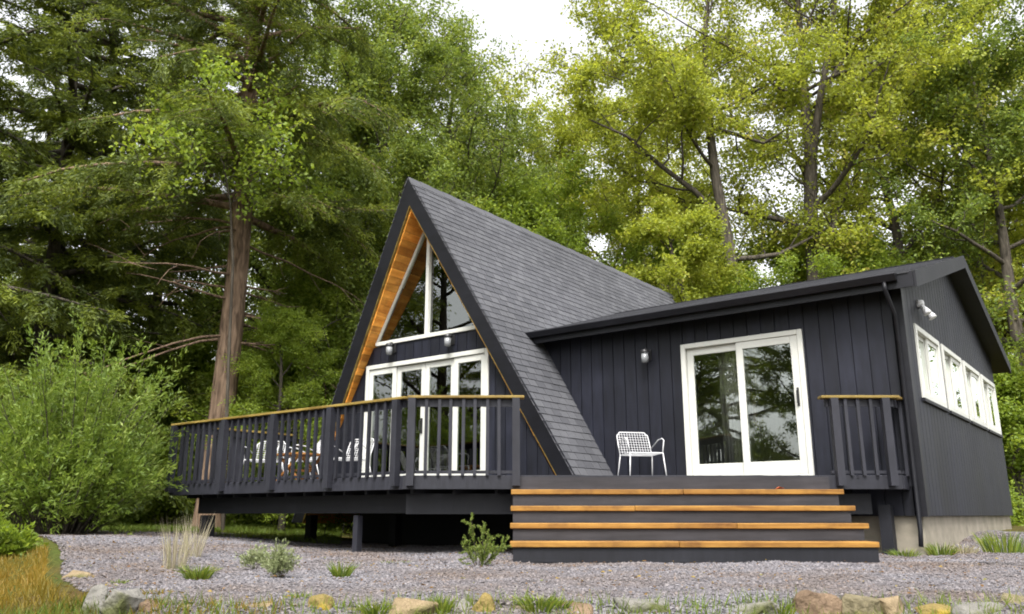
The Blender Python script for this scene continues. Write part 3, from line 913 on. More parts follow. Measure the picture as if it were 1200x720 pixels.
# curtain behind the left leaf of the sliding door
cv, cf = [], []
n = 60
cx0, cx1 = -4.86, -4.42
for i in range(n+1):
    x = cx0 + (cx1-cx0)*i/n
    y = YW + 0.22 + 0.035*math.sin(i*0.9) + 0.01*math.sin(i*2.3)
    cv += [(x, y, ZD+0.03), (x, y, DWZ+0.05)]
for i in range(n): cf.append((2*i, 2*i+2, 2*i+3, 2*i+1))
mb = MB().add(cv, cf)
cur = mb.build('curtain', M['curtain'], None, smooth=True)
m = cur.modifiers.new('thick', 'SOLIDIFY'); m.thickness = 0.006
tag(cur, 'pale linen curtain hanging behind the left leaf of the sliding door', 'curtain')

# ------------------------------------------------------------------ deck
K = np.array([-7.14, 7.14, 0.0])
E1 = np.array([math.cos(YAW), math.sin(YAW), 0.0])
N1 = np.array([math.sin(YAW), -math.cos(YAW), 0.0])
ZV = np.array([0, 0, 1.0])
LEN = 5.95
PR = K + E1*LEN
deck = thing('deck', (-8.5, 8.2, 0.0), 'raised charcoal painted deck with cedar topped railings wrapping the cabin front', 'deck')
DX0, DY0 = -12.3, 7.2
Kx = K[0] - 0.05
# boards on top
outline = [(DX0, DY0), (Kx, DY0), (PR[0], PR[1]), (PR[0]+0.02, YW-0.03), (-6.4, YW-0.03), (-6.4, YA-0.03), (DX0, YA-0.03)]
surf = MB()
def span_at(y):
    xs = []
    for a, b in zip(outline, outline[1:]+outline[:1]):
        if (a[1] - y)*(b[1] - y) < 0:
            xs.append(a[0] + (b[0]-a[0])*(y-a[1])/(b[1]-a[1]))
    return sorted(xs)
y = DY0 + 0.07
while y < YW - 0.05:
    xs = span_at(y)
    for a, b in zip(xs[::2], xs[1::2]): surf.box((a+0.02, y-0.067, ZD-0.036), (b-0.02, y+0.067, ZD))
    y += 0.14
surf.build('decking', M['deck'], deck)
# joists behind the rim, so the underside reads from below
j = MB(); x = DX0+0.4
while x < -3.0:
    ys = DY0 + 0.05 if x < Kx else K[1] + (x-K[0])*math.tan(YAW) + 0.08
    ye = YA-0.05 if x < -6.4 else YW-0.05
    if ye - ys > 0.2: j.box((x-0.02, ys, ZD-0.21), (x+0.02, ye, ZD-0.04))
    x += 0.4
j.build('joists', M['deck_dark'], deck)
RIM = 0.165
rims = []
rim = MB().box((DX0, DY0-0.02, ZD-RIM), (Kx+0.01, DY0+0.02, ZD-0.002)).build('rim_board', M['deck'], deck, bevel=0.004)
MB().box((DX0-0.02, DY0+0.021, ZD-RIM), (DX0+0.02, YA-0.05, ZD-0.002)).build('rim_board', M['deck'], deck, bevel=0.004)
MB().obox(K, E1, N1, ZV, (0.0, -0.02, ZD-RIM), (LEN, 0.02, ZD-0.002)).build('rim_board', M['deck'], deck, bevel=0.004)
MB().box((PR[0]-0.02, PR[1]+0.02, ZD-RIM), (PR[0]+0.02, YW-0.03, ZD-0.002)).build('rim_board', M['deck'], deck, bevel=0.004)
# beams set back under the rim
MB().box((DX0+0.45, DY0+0.22, 0.50), (Kx+0.05, DY0+0.29, ZD-RIM-0.045)).build('beam', M['deck_dark'], deck)
MB().obox(K + N1*-0.24, E1, N1, ZV, (0.02, -0.035, 0.49), (LEN-0.3, 0.035, ZD-RIM-0.045)).build('beam', M['deck_dark'], deck)
MB().box((DX0+0.45, YA-0.7, 0.55), (-7.2, YA-0.62, ZD-RIM-0.05)).build('beam', M['deck_dark'], deck)
for (x, y, w, m_) in ((-11.63, 7.46, 0.16, 'deck_dark'), (-8.25, 7.46, 0.085, 'deck'), (-11.4, YA-0.66, 0.14, 'deck_dark'), (-9.4, YA-0.66, 0.14, 'deck_dark')):
    g = float(height(x, y))
    MB().box((x-w/2, y-w/2, g-0.3), (x+w/2, y+w/2, ZD-RIM-0.3)).build('support_post', M[m_], deck)
g = K + E1*LEN*0.98 - N1*0.25
MB().box((g[0]-0.07, g[1]-0.07, -0.3), (g[0]+0.07, g[1]+0.07, 0.6)).build('support_post', M['deck_dark'], deck)

# railing
ZR = 1.89
bal_cache = {}
def rail(o, ex, nx, s0, s1, posts, name, cap_ext=(0.0, 0.0), pitch=0.147, label=None):
    """railing along o + ex*s, nx points out of the deck"""
    o, ex, nx = map(np.array, (o, ex, nx))
    r = MB().obox(o, ex, nx, ZV, (s0, -0.025, ZR-0.13), (s1, 0.012, ZR-0.036)).build(name, M['deck'], deck)
    MB().obox(o, ex, nx, ZV, (s0, -0.025, ZD+0.02), (s1, 0.012, ZD+0.055)).build('bottom_rail', M['deck'], r)
    if label: r['label'] = label
    MB().obox(o, ex, nx, ZV, (s0-cap_ext[0], -0.075, ZR-0.034), (s1+cap_ext[1], 0.075, ZR)).build('rail_cap', M['cap'], r, bevel=0.006)
    ang = math.atan2(ex[1], ex[0])
    for p in posts:
        q_ = o + ex*p + nx*0.066
        if 'post' not in bal_cache:
            bal_cache['post'] = MB().box((-0.045, -0.045, ZD-0.125), (0.045, 0.045, ZR-0.035)).mesh('rail_post', M['deck'])
        place(bpy.data.objects.new('rail_post', bal_cache['post']), r, Matrix.Translation(Vector((q_[0], q_[1], 0))) @ Matrix.Rotation(ang, 4, 'Z'))
    if 'bal' not in bal_cache:
        bal_cache['bal'] = MB().box((-0.019, -0.019, ZD-0.004), (0.019, 0.019, ZR-0.037)).mesh('baluster', M['deck'])
    s = s0 + 0.09
    while s < s1 - 0.04:
        if min([abs(s-p) for p in posts] + [9]) > 0.075:
            q_ = o + ex*s + nx*0.033
            a = ang + random.uniform(-0.05, 0.05)
            place(bpy.data.objects.new('baluster', bal_cache['bal']), r, Matrix.Translation(Vector((q_[0], q_[1], 0))) @ Matrix.Rotation(a, 4, 'Z') @ Matrix.Rotation(random.uniform(-0.006, 0.006), 4, 'Y'))
        s += pitch
    return r
rail((DX0, DY0, 0), (1, 0, 0), (0, -1, 0), 0.0, Kx-DX0, [0.06, 1.42, 2.6, 3.8, Kx-DX0-0.09], 'railing', (0.07, 0.04))
rail((DX0, DY0, 0), (0, 1, 0), (-1, 0, 0), 0.08, 2.25, [1.1, 2.2], 'railing', (0.0, 0.02))
rail(K, E1, N1, 0.03, 1.40, [0.09, 1.35], 'railing', (0.0, 0.05))
rail(K, E1, N1, 5.12, LEN, [5.20, 5.82], 'railing', (0.06, 0.06))
rail((PR[0], PR[1], 0), (0, 1, 0), (1, 0, 0), 0.1, YW-0.05-PR[1], [0.3], 'railing', (0.0, 0.0), 0.12)

# steps
S0, S1 = 1.29, 5.10
steps = None
for s in ((S0+S1)/2, S0+0.04, S1-0.10):
    prof = [(0.02, 0.0), (1.26, 0.0), (1.26, 0.15), (0.93, 0.15), (0.93, 0.33), (0.60, 0.33), (0.60, 0.515), (0.27, 0.515), (0.27, 0.70), (0.02, 0.70)]
    st_ = MB().prism([K + E1*s + N1*a + ZV*b for a, b in prof], E1*0.045).build('stringer' if steps else 'steps', M['deck_dark'], steps or deck)
    steps = steps or st_
steps['label'] = 'four wide steps with orange cedar treads and grey risers'
TZ = [0.765, 0.58, 0.395, 0.215]
ends = [(0.0, 0.02), (-0.005, 0.0), (-0.01, -0.01), (-0.01, -0.06)]
for i, z in enumerate(TZ):
    a0, a1 = 0.33*i + 0.005, 0.33*(i+1)
    e0, e1 = ends[i]
    cut = S0 + (S1-S0)*[0.52, 0.36, 0.63, 0.45][i]
    for q0, q1 in ((S0+e0, cut-0.002), (cut+0.002, S1+e1)):
        dz_ = random.uniform(-0.002, 0.002)
        MB().obox(K, E1, N1, ZV, (q0, a0, z-0.056+dz_), (q1, a1+random.uniform(-0.003, 0.003), z+dz_)).build('tread', M['tread'], steps, bevel=0.006)
for i in range(5):
    zt_ = (ZD-RIM-0.003) if i == 0 else TZ[i-1]-0.06
    zb = (TZ[i] + 0.002) if i < 4 else 0.012
    if i == 0: continue
    MB().obox(K, E1, N1, ZV, (S0+0.02, 0.33*i-0.05, zb), (S1-0.03 - 0.01*i, 0.33*i-0.025, zt_)).build('riser', M['riser'] if i < 4 else M['deck_dark'], steps)
MB().obox(K, E1, N1, ZV, (S0+0.02, 0.0205, TZ[0]+0.002), (S1-0.03, 0.035, ZD-0.02)).build('riser', M['riser'], steps)

# ------------------------------------------------------------------ lamps
def lantern(loc, label):
    t = thing('wall_lantern', loc, label, 'lantern', 'glass jar lanterns on the cabin walls')
    x, y, z = loc
    MB().box((x-0.055, y, z-0.07), (x+0.055, y+0.018, z+0.09)).build('back_plate', M['metal_dark'], t)
    MB().tube([(x, y, z+0.06), (x, y-0.05, z+0.10), (x, y-0.10, z+0.085)], 0.012).build('arm', M['metal_dark'], t, True)
    MB().lathe((x, y-0.105, z), [(0.02, 0.085), (0.062, 0.07), (0.066, 0.03), (0.06, 0.02)]).build('cap', M['metal_dark'], t, True)
    MB().lathe((x, y-0.105, z), [(0.055, 0.022), (0.058, -0.06), (0.05, -0.115), (0.02, -0.125)]).build('glass_jar', M['lamp_glass'], t, True)
    MB().lathe((x, y-0.105, z), [(0.012, 0.02), (0.03, -0.02), (0.03, -0.05), (0.008, -0.07)], 10).build('bulb', M['bulb'], t, True)
lantern((-10.22, YA-0.042, 3.29), 'glass wall lantern above the left half of the A-frame doors')
lantern((-8.86, YA-0.042, 3.27), 'glass wall lantern above the right half of the A-frame doors')
lantern((-5.87, YW-0.042, 2.83), 'glass wall lantern on the wing wall left of the sliding door')
fl = thing('floodlight', (XR+0.02, 12.05, 3.22), 'white twin head floodlight on the side wall above the windows', 'floodlight')
MB().lathe((XR+0.05, 12.05, 3.28), [(0.05, -0.05), (0.06, -0.02), (0.06, 0.02), (0.05, 0.05)]).box((XR+0.0205, 12.0, 3.23), (XR+0.05, 12.1, 3.33)).build('base', M['white_metal'], fl, True)
for k, yy in enumerate((11.9, 12.22)):
    MB().tube([(XR+0.05, 12.05, 3.26), (XR+0.10, (yy+12.05)/2, 3.22), (XR+0.12, yy, 3.21)], 0.014).tube([(XR+0.10, yy, 3.22), (XR+0.125, yy, 3.18), (XR+0.15, yy, 3.13), (XR+0.165, yy, 3.10)], [0.025, 0.035, 0.05, 0.055], 12).build('lamp_head', M['white_metal'], fl, True)

# ------------------------------------------------------------------ deck furniture
def wire_chair():
    t = thing('wire_chair', (0, 0, 0), '', 'chair', 'white wire armchairs on the deck')
    r = 0.0085
    w, d, hs_, hb = 0.27, 0.25, 0.43, 0.80
    for sx in (-1, 1):
        MB().tube([(sx*w, -d, hs_), (sx*(w+0.035), -d-0.04, 0.0)], r).build('leg', M['white_metal'], t, True)
        MB().tube([(sx*w, d-0.05, hs_), (sx*(w+0.03), d+0.06, 0.0)], r).build('leg', M['white_metal'], t, True)
        MB().tube([(sx*w, -d+0.01, hs_), (sx*(w+0.035), -d+0.03, hs_+0.20), (sx*(w+0.035), -d+0.10, hs_+0.235), (sx*(w+0.03), 0.0, hs_+0.22), (sx*w, d-0.01, hs_+0.10)], r, 8).build('armrest', M['white_metal'], t, True)
    seat = MB().tube([(-w, -d, hs_), (w, -d, hs_), (w, d-0.03, hs_-0.015), (-w, d-0.03, hs_-0.015), (-w, -d, hs_)], r)
    s = seat.build('seat', M['white_metal'], t)
    mb = MB()
    for i in range(1, 14):
        x = -w + 2*w*i/14
        mb.tube([(x, -d, hs_), (x, 0, hs_-0.018), (x, d-0.03, hs_-0.015)], 0.003, 5)
    for i in range(1, 12):
        y = -d + (2*d-0.03)*i/12
        mb.tube([(-w, y, hs_-0.006), (w, y, hs_-0.006)], 0.003, 5)
    mb.build('seat_wires', M['white_metal'], s)
    def bp(x, z): return (x, d-0.03+0.16*(z-hs_)/(hb-hs_), z)
    back = MB().tube([bp(-w, hs_-0.01), bp(-w, 0.6), bp(-w+0.005, hb-0.06), bp(-w+0.06, hb), bp(w-0.06, hb), bp(w-0.005, hb-0.06), bp(w, 0.6), bp(w, hs_-0.01)], r)
    b = back.build('backrest', M['white_metal'], t, True)
    mb = MB()
    for i in range(1, 12):
        x = -w + 2*w*i/12
        mb.tube([bp(x, hs_), bp(x, hb)], 0.0033, 5)
    for i in range(1, 9):
        z = hs_ + (hb-hs_)*i/9
        mb.tube([bp(-w, z), bp(w, z)], 0.0033, 5)
    mb.build('back_wires', M['white_metal'], b)
    return t
def copy_tree(o, parent=None):
    c = o.copy(); C.objects.link(c)
    if parent is not None: c.parent = parent
    for ch in o.children: copy_tree(ch, c)
    return c
ch0 = wire_chair()
CH = [(-5.80, 10.55, R(50), 'white wire armchair on the deck left of the sliding door'),
      (-11.35, 8.2, R(35), 'white wire armchair behind the railing, farthest left on the deck'),
      (-10.75, 8.45, R(-25), 'white wire armchair behind the railing, left of the wooden table'),
      (-9.95, 8.75, R(10), 'white wire armchair behind the railing in front of the A-frame doors')]
chairs = [ch0] + [copy_tree(ch0) for _ in CH[1:]]
for c, (x, y, a, lb) in zip(chairs, CH):
    c.matrix_basis = Matrix.Translation((x, y, ZD)) @ Matrix.Rotation(a, 4, 'Z') @ Matrix.Scale(0.9, 4)
    c['label'] = lb
tb = thing('wooden_table', (-10.15, 7.95, ZD), 'low orange wooden slatted table behind the deck railing', 'table')
for i in range(6):
    MB().box((-10.47+i*0.112, 7.68, ZD+0.40), (-10.47+i*0.112+0.098, 8.22, ZD+0.425)).build('slat', M['teak'], tb)
for sy in (7.74, 8.16):
    MB().prism([(-10.45, sy, ZD), (-10.39, sy, ZD), (-9.87, sy, ZD+0.399), (-9.93, sy, ZD+0.399)], (0, 0.03, 0)).build('leg', M['teak'], tb)
    MB().prism([(-9.85, sy+0.031, ZD), (-9.91, sy+0.031, ZD), (-10.43, sy+0.031, ZD+0.399), (-10.37, sy+0.031, ZD+0.399)], (0, 0.03, 0)).build('leg', M['teak'], tb)
MB().box((-10.17, 7.80, ZD+0.17), (-10.13, 8.16, ZD+0.2)).build('stretcher', M['teak'], tb)

# ------------------------------------------------------------------ border stones
def rock_mesh(seed, sx, sy, sz, mat):
    """angular field stone: hull of scattered points, edges worn"""
    r = np.random.default_rng(seed)
    bm = bmesh.new()
    for k in range(17):
        v = r.normal(size=3); v /= np.linalg.norm(v)
        v = np.sign(v)*np.abs(v)**0.65
        v *= 0.82 + 0.3*r.random()
        bm.verts.new((v[0]*sx, v[1]*sy, v[2]*sz))
    bmesh.ops.convex_hull(bm, input=bm.verts)
    loose = [v for v in bm.verts if not v.link_faces]
    bmesh.ops.delete(bm, geom=loose, context='VERTS')
    bmesh.ops.dissolve_limit(bm, angle_limit=R(9), verts=bm.verts, edges=bm.edges)
    bmesh.ops.bevel(bm, geom=bm.edges[:], offset=0.16*min(sx, sy, sz), segments=2, profile=0.6, affect='EDGES', clamp_overlap=True)
    bmesh.ops.triangulate(bm, faces=bm.faces)
    bmesh.ops.subdivide_edges(bm, edges=[e for e in bm.edges if e.calc_length() > 0.3*sx], cuts=1)
    ph = r.random((4, 3))*6.28
    for v in bm.verts:
        p = np.array(v.co)
        q_ = p/np.array([sx, sy, sz])
        k = 1 + 0.05*sum(math.sin(q_ @ np.array([2.1+i, 3.3-i*0.4, 2.7+i*0.7]) + ph[i, 0]) for i in range(4))/2 + 0.02*(r.random()-0.5)
        v.co = Vector(p*k)
    lim = np.array([sx, sy, sz])
    co = np.clip(np.array([v.co[:] for v in bm.verts]), -lim*1.15, lim*1.15)
    co = co/np.abs(co).max(0)*lim
    for v, c in zip(bm.verts, co): v.co = Vector(c)
    me = bpy.data.meshes.new('border_stone'); bm.to_mesh(me); bm.free()
    me.materials.append(mat)
    me.polygons.foreach_set('use_smooth', [True]*len(me.polygons))
    return me
ROCKC = {'tan': stony('tan_sandstone', (0.11, 0.08, 0.045), (0.30, 0.23, 0.14), moss=(0.085, 0.08, 0.03)),
         'grey': stony('grey_fieldstone', (0.08, 0.078, 0.07), (0.25, 0.235, 0.21), moss=(0.07, 0.075, 0.03)),
         'moss': stony('mossy_stone', (0.09, 0.075, 0.045), (0.21, 0.18, 0.11), moss=(0.17, 0.17, 0.025)),
         'rust': stony('rusty_stone', (0.075, 0.05, 0.034), (0.20, 0.14, 0.09)),
         'gold': stony('lichen_gold_stone', (0.12, 0.09, 0.035), (0.24, 0.18, 0.06), moss=(0.30, 0.21, 0.015))}
#        px, py of the top, half width px, height m, kind, label
ROCKS = [(97, 668, 15, 0.13, 'tan', 'pale tan border stone at the back left bend of the gravel bed'),
         (113, 688, 13, 0.15, 'grey', 'grey border stone just in front of the bend of the gravel bed'),
         (147, 693, 19, 0.14, 'grey', 'pale grey border stone below the yellow green tuft on the left'),
         (182, 702, 15, 0.13, 'rust', 'brown border stone beside the grass at the lower left'),
         (214, 706, 22, 0.12, 'tan', 'long pale border stone at the lower left corner of the gravel'),
         (262, 708, 20, 0.12, 'grey', 'whitish flat border stone left of the mossy one'),
         (302, 706, 24, 0.13, 'tan', 'light brown flat border stone below the sage shrub'),
         (345, 707, 22, 0.13, 'grey', 'whitish border stone touching the golden mossy stone'),
         (377, 700, 16, 0.15, 'gold', 'golden mossy rounded border stone near the left middle'),
         (428, 711, 22, 0.12, 'moss', 'low mossy border stone left of the big tan boulder'),
         (487, 697, 27, 0.21, 'tan', 'big angular tan boulder in the middle of the border'),
         (537, 700, 16, 0.16, 'grey', 'cream coloured stone right of the big tan boulder'),
         (568, 699, 15, 0.17, 'gold', 'bright golden lichen covered stone in the middle of the border'),
         (612, 712, 22, 0.11, 'moss', 'low stone under the yellow green tuft'),
         (668, 708, 30, 0.12, 'rust', 'long brown flat border stone right of the tuft'),
         (752, 703, 33, 0.14, 'grey', 'wide grey white rounded stone in the right half of the border'),
         (818, 711, 26, 0.11, 'tan', 'low tan stone right of the wide grey white one'),
         (880, 707, 34, 0.11, 'grey', 'long flat whitish stone left of the rust brown block'),
         (952, 697, 26, 0.22, 'rust', 'tall rust brown block in the right part of the border'),
         (1012, 699, 27, 0.20, 'moss', 'mossy stone right beside the rust brown block'),
         (1046, 703, 16, 0.16, 'tan', 'small tan stone next to the mossy block'),
         (1090, 709, 20, 0.13, 'gold', 'golden stone in the right corner of the border'),
         (1142, 708, 34, 0.13, 'grey', 'long grey stone near the right edge'),
         (1190, 700, 20, 0.18, 'moss', 'mossy stone at the far right end of the border')]
for i, (px, py, hw_, hz, kd, lb) in enumerate(ROCKS):
    # top of the stone at this height above the bed decides how far away it stands
    top = hz*0.55
    d = _F + _rt*(px-600)/F_PX + _U*(360-py)/F_PX
    tt = (top - EYE)/d[2]
    p = _O + d*tt
    D = p @ _fh
    D = min(max(D, 4.75), 8.6)
    tt = D/(d @ _fh); p = _O + d*tt
    hw_m = hw_*D/1000.0*1.2
    me = rock_mesh(40+i, hw_m, hw_m*random.uniform(0.6, 0.85), hz*0.8, ROCKC[kd])
    o = bpy.data.objects.new('border_stone', me)
    place(o, None, Matrix.Translation(Vector((p[0], p[1], p[2]-hz*0.68))) @ Matrix.Rotation(YAW + random.uniform(-0.35, 0.35), 4, 'Z') @ Matrix.Rotation(random.uniform(-0.12, 0.12), 4, 'X'))
    tag(o, lb, 'stone', 'stones edging the gravel bed')

# ------------------------------------------------------------------ leaves and plants
def leaf_mesh(name, P, Dv, ln, wd, mat, rnd, fold=0.25, seed=0):
    """one four-sided leaf per point: P base, Dv direction, ln length, wd half width"""
    r = np.random.default_rng(seed)
    n = len(P)
    Dv = Dv/(np.linalg.norm(Dv, axis=1)[:, None] + 1e-9)
    s = np.cross(Dv, r.normal(size=(n, 3))); s /= np.linalg.norm(s, axis=1)[:, None] + 1e-9
    nn = np.cross(s, Dv)
    ln = np.broadcast_to(ln, (n,))[:, None]; wd = np.broadcast_to(wd, (n,))[:, None]
    mid_ = P + Dv*ln*0.5
    v = np.stack([P, mid_ + s*wd + nn*wd*fold, P + Dv*ln, mid_ - s*wd + nn*wd*fold], 1)
    L = np.arange(4*n)
    return fast_mesh(name, v.reshape(-1, 3), 4, L, mat, rnd)

def twig_mesh(name, segs, mat):
    """segs: list of (pts, radii, sides)"""
    vs, fs, b = [], [], 0
    for pts, rad, n_ in segs:
        v, f = tube_arrays(pts, rad, n_, False)
        vs += v; fs += [tuple(i+b for i in q_) for q_ in f]; b += len(v)
    me = bpy.data.meshes.new(name); me.from_pydata(vs, [], fs)
    me.materials.append(mat); me.polygons.foreach_set('use_smooth', [True]*len(me.polygons))
    return me

def bend(r, p0, d0, L, n, up=0.0, wob=0.12):
    """a branch path: starts at p0 along d0, turns by up, wobbles"""
    pts = [np.array(p0, float)]; d = np.array(d0, float); d /= np.linalg.norm(d)
    for i in range(n):
        d = d + r.normal(size=3)*wob + np.array([0, 0, up/n]); d /= np.linalg.norm(d)
        pts.append(pts[-1] + d*L/n)
    return np.array(pts)

def pt_on(pts, t):
    x = t*(len(pts)-1); i = min(int(x), len(pts)-2); f_ = x-i
    return pts[i]*(1-f_) + pts[i+1]*f_, pts[i+1]-pts[i]

def broadleaf(seed, stems, limbs, L1, n2, n3, nleaf, ln, wd, mat, bark, droop=0.6, spread=0.165, up1=0.35, name='tree', lim_t=(0.25, 1.0)):
    """stems: list of (points, radii). limbs: how many per stem. returns trunk mesh, crown mesh"""
    r = np.random.default_rng(seed)
    segs, tw = [], []
    for (sp, sr), nl in zip(stems, limbs):
        sp = np.array(sp, float)
        segs.append((sp, sr, 10))
        az = r.random()*6.28
        for i in range(nl):
            t = lim_t[0] + (lim_t[1]-lim_t[0])*(i + r.random()*0.8)/nl
            p, d = pt_on(sp, min(t, 0.999))
            az += 2.4 + r.normal()*0.4
            el = R(8 + 38*t + r.normal()*10)
            L = L1*(1.15 - 0.65*t)*(0.75+0.5*r.random())
            lp = bend(r, p, (math.cos(az)*math.cos(el), math.sin(az)*math.cos(el), math.sin(el)), L, 6, up1, 0.16)
            r0 = np.interp(t, np.linspace(0, 1, len(sr)), sr)*0.5
            segs.append((lp, np.linspace(r0, r0*0.15, 7), 6))
            for j in range(n2):
                t2 = 0.22 + 0.78*(j + r.random())/n2
                p2, d2 = pt_on(lp, min(t2, 0.999))
                d2 = d2/np.linalg.norm(d2) + r.normal(size=3)*0.75
                p2p = bend(r, p2, d2, L*0.34*(0.7+0.6*r.random()), 4, 0.1, 0.2)
                segs.append((p2p, np.linspace(r0*0.28, r0*0.05, 5), 4))
                for k in range(n3):
                    p3, d3 = pt_on(p2p, 0.15+0.849*(k+r.random())/n3)
                    d3 = d3/np.linalg.norm(d3) + r.normal(size=3)*0.9
                    tw.append(bend(r, p3, d3, L*0.16*(0.6+0.8*r.random()), 2, -0.3, 0.2))
    tw = np.array(tw)
    for q_ in tw: segs.append((q_, [0.013, 0.009, 0.004], 3))
    n = nleaf
    idx = r.integers(0, len(tw), n); t = r.random(n)
    a = tw[idx, 0]; b = tw[idx, 1]; c = tw[idx, 2]
    P = np.where((t < 0.5)[:, None], a + (b-a)*(2*t)[:, None], b + (c-b)*(2*t-1)[:, None])
    P = P + r.normal(size=(n, 3))*spread*np.array([1, 1, 0.7])
    Dv = r.normal(size=(n, 3)); Dv[:, 2] = Dv[:, 2]*0.5 - droop
    clump = r.random(len(tw))
    rnd = np.clip(0.65*clump[idx] + 0.4*r.random(n), 0, 1)
    crown = leaf_mesh(name+'_crown', P, Dv, ln*(0.7+0.6*r.random(n)), wd*(0.7+0.6*r.random(n)), mat, rnd, 0.25, seed)
    return twig_mesh(name+'_trunk', segs, bark), crown

def hemlock(seed, H, r0, base, Rad, nb, nleaf, mat, bark, name='hemlock', stub=0, ln=0.15, wd=0.026):
    """evergreen: straight trunk, tiers of drooping branches with flat sprays"""
    r = np.random.default_rng(seed)
    n_ = 14
    zz = np.linspace(-0.3, H, n_)
    tp = np.stack([0.10*np.sin(zz*0.35+seed), 0.10*np.cos(zz*0.3+seed)-0.1, zz], 1)
    tr_ = np.interp(zz, [-0.3, 0.6, base, H], [r0*1.25, r0, r0*0.78, 0.03])
    segs = [(tp, tr_, 14)]
    tw = []
    az = 0
    for i in range(nb):
        t = ((i + r.random())/nb)**0.9
        z = base + (H-base)*t
        az += 2.4 + r.normal()*0.5
        L = Rad*((1-t)**0.7*0.92 + 0.10)*(0.65+0.5*r.random())
        el = R(-4 + 30*t + r.normal()*8)
        p0 = np.array([np.interp(z, zz, tp[:, 0]), np.interp(z, zz, tp[:, 1]), z])
        lp = bend(r, p0, (math.cos(az)*math.cos(el), math.sin(az)*math.cos(el), math.sin(el)), L, 6, -0.35, 0.08)
        segs.append((lp, np.linspace(0.05+0.01*L, 0.008, 7), 5))
        m_ = max(5, int(L*3.6))
        for j in range(m_):
            t2 = 0.12+0.88*(j+r.random())/m_
            p2, d2 = pt_on(lp, min(t2, 0.999)); d2 = d2/np.linalg.norm(d2)
            sd = np.cross(d2, [0, 0, 1.0])*(1 if j % 2 else -1)
            q_ = bend(r, p2, d2*0.7 + sd*0.8 + np.array([0, 0, -0.12]), L*0.30*(1.15-t2*0.6)*(0.7+0.6*r.random()), 3, -0.4, 0.12)
            tw.append(q_)
    for i in range(stub):                                    # bare dead branches low on the trunk
        z = base*(0.55+0.45*r.random()); a_ = r.random()*6.28
        L = 1.0 + 2.2*r.random()
        lp = bend(r, (np.interp(z, zz, tp[:, 0]), np.interp(z, zz, tp[:, 1]), z), (math.cos(a_), math.sin(a_), 0.1*r.normal()), L, 5, -0.15, 0.10)
        segs.append((lp, np.linspace(0.035, 0.006, 6), 5))
        for j in range(4):
            p2, d2 = pt_on(lp, 0.3+0.69*r.random())
            segs.append((bend(r, p2, d2/np.linalg.norm(d2)+r.normal(size=3)*0.6, L*0.3, 3, -0.1, 0.15), [0.012, 0.009, 0.006, 0.003], 3))
    tw = np.array(tw)
    for q_ in tw[::2]: segs.append((q_, [0.014, 0.01, 0.006, 0.003], 3))
    n = nleaf
    ll = np.linalg.norm(tw[:, -1]-tw[:, 0], axis=1)
    idx = r.choice(len(tw), n, p=ll/ll.sum()); t = r.random(n)*2.999
    k = t.astype(int); f_ = (t-k)[:, None]
    a = tw[idx, k]; b = tw[idx, k+1]
    P = a + (b-a)*f_
    d = b - a; d /= np.linalg.norm(d, axis=1)[:, None]
    sd = np.cross(d, [0, 0, 1.0]); sg = np.where(r.random(n) < 0.5, 1, -1)[:, None]
    Dv = d*0.6 + sd*sg*(0.5+0.6*r.random((n, 1))) + r.normal(size=(n, 3))*0.3 + np.array([0, 0, -0.22])
    P = P + r.normal(size=(n, 3))*np.array([0.075, 0.075, 0.05])
    clump = r.random(len(tw))
    rnd = np.clip(0.7*clump[idx] + 0.35*r.random(n), 0, 1)
    crown = leaf_mesh(name+'_crown', P, Dv, ln*(0.7+0.7*r.random(n)), wd*(0.7+0.6*r.random(n)), mat, rnd, 0.2, seed)
    return twig_mesh(name+'_trunk', segs, bark), crown

def tree(name, meshes, loc, label, group=None, rz=0.0, sc=1.0, cat='tree'):
    loc = np.array(loc, float)
    o = bpy.data.objects.new(name, None)
    place(o, None, Matrix.Translation(Vector(loc)) @ Matrix.Rotation(rz, 4, 'Z') @ Matrix.Scale(sc, 4))
    tag(o, label, cat, group)
    for nm, me in zip(('trunk', 'crown'), meshes):
        c = bpy.data.objects.new(nm, me); C.objects.link(c); c.parent = o
    return o

def col(px, D):
    """ground point under picture column px at distance D"""
    u = (px-600)*D*math.cos(PITCH)/F_PX
    p = ud(u, D); p[2] = float(height(p[0], p[1])) - 0.1
    return p

def stem(base, pts):
    """trunk path given as measured picture points at distances"""
    return [np.array(q_) - base for q_ in pts]

# --- the two big yellow-green trees behind the wing
b = col(975, 25.0)
sA = [(stem(b, [b, at_d(963, 470, 25.0), at_d(955, 330, 25.0), at_d(950, 250, 25.0), at_d(950, 190, 25.1)]), [0.34, 0.27, 0.24, 0.22, 0.20]),
      (stem(b, [at_d(950, 195, 25.1), at_d(942, 110, 25.2), at_d(938, 40, 25.3), at_d(930, -60, 25.5)]), [0.17, 0.14, 0.11, 0.05]),
      (stem(b, [at_d(950, 195, 25.1), at_d(962, 110, 24.9), at_d(975, 40, 24.7), at_d(985, -90, 24.5)]), [0.15, 0.12, 0.09, 0.04]),
      (stem(b, [at_d(955, 125, 25.1), at_d(985, 75, 25.6), at_d(1020, 30, 26.1), at_d(1060, -40, 26.5)]), [0.10, 0.08, 0.06, 0.03])]
tree('maple_tree', broadleaf(11, sA, [6, 8, 8, 8], 7.0, 7, 6, 62000, 0.12, 0.04, M['leaf_yellow'], M['bark_grey'], name='maple'), b,
     'tall yellow green tree with a straight forked trunk rising behind the wing roof', 'trees behind the cabin')
b = col(893, 24.0)
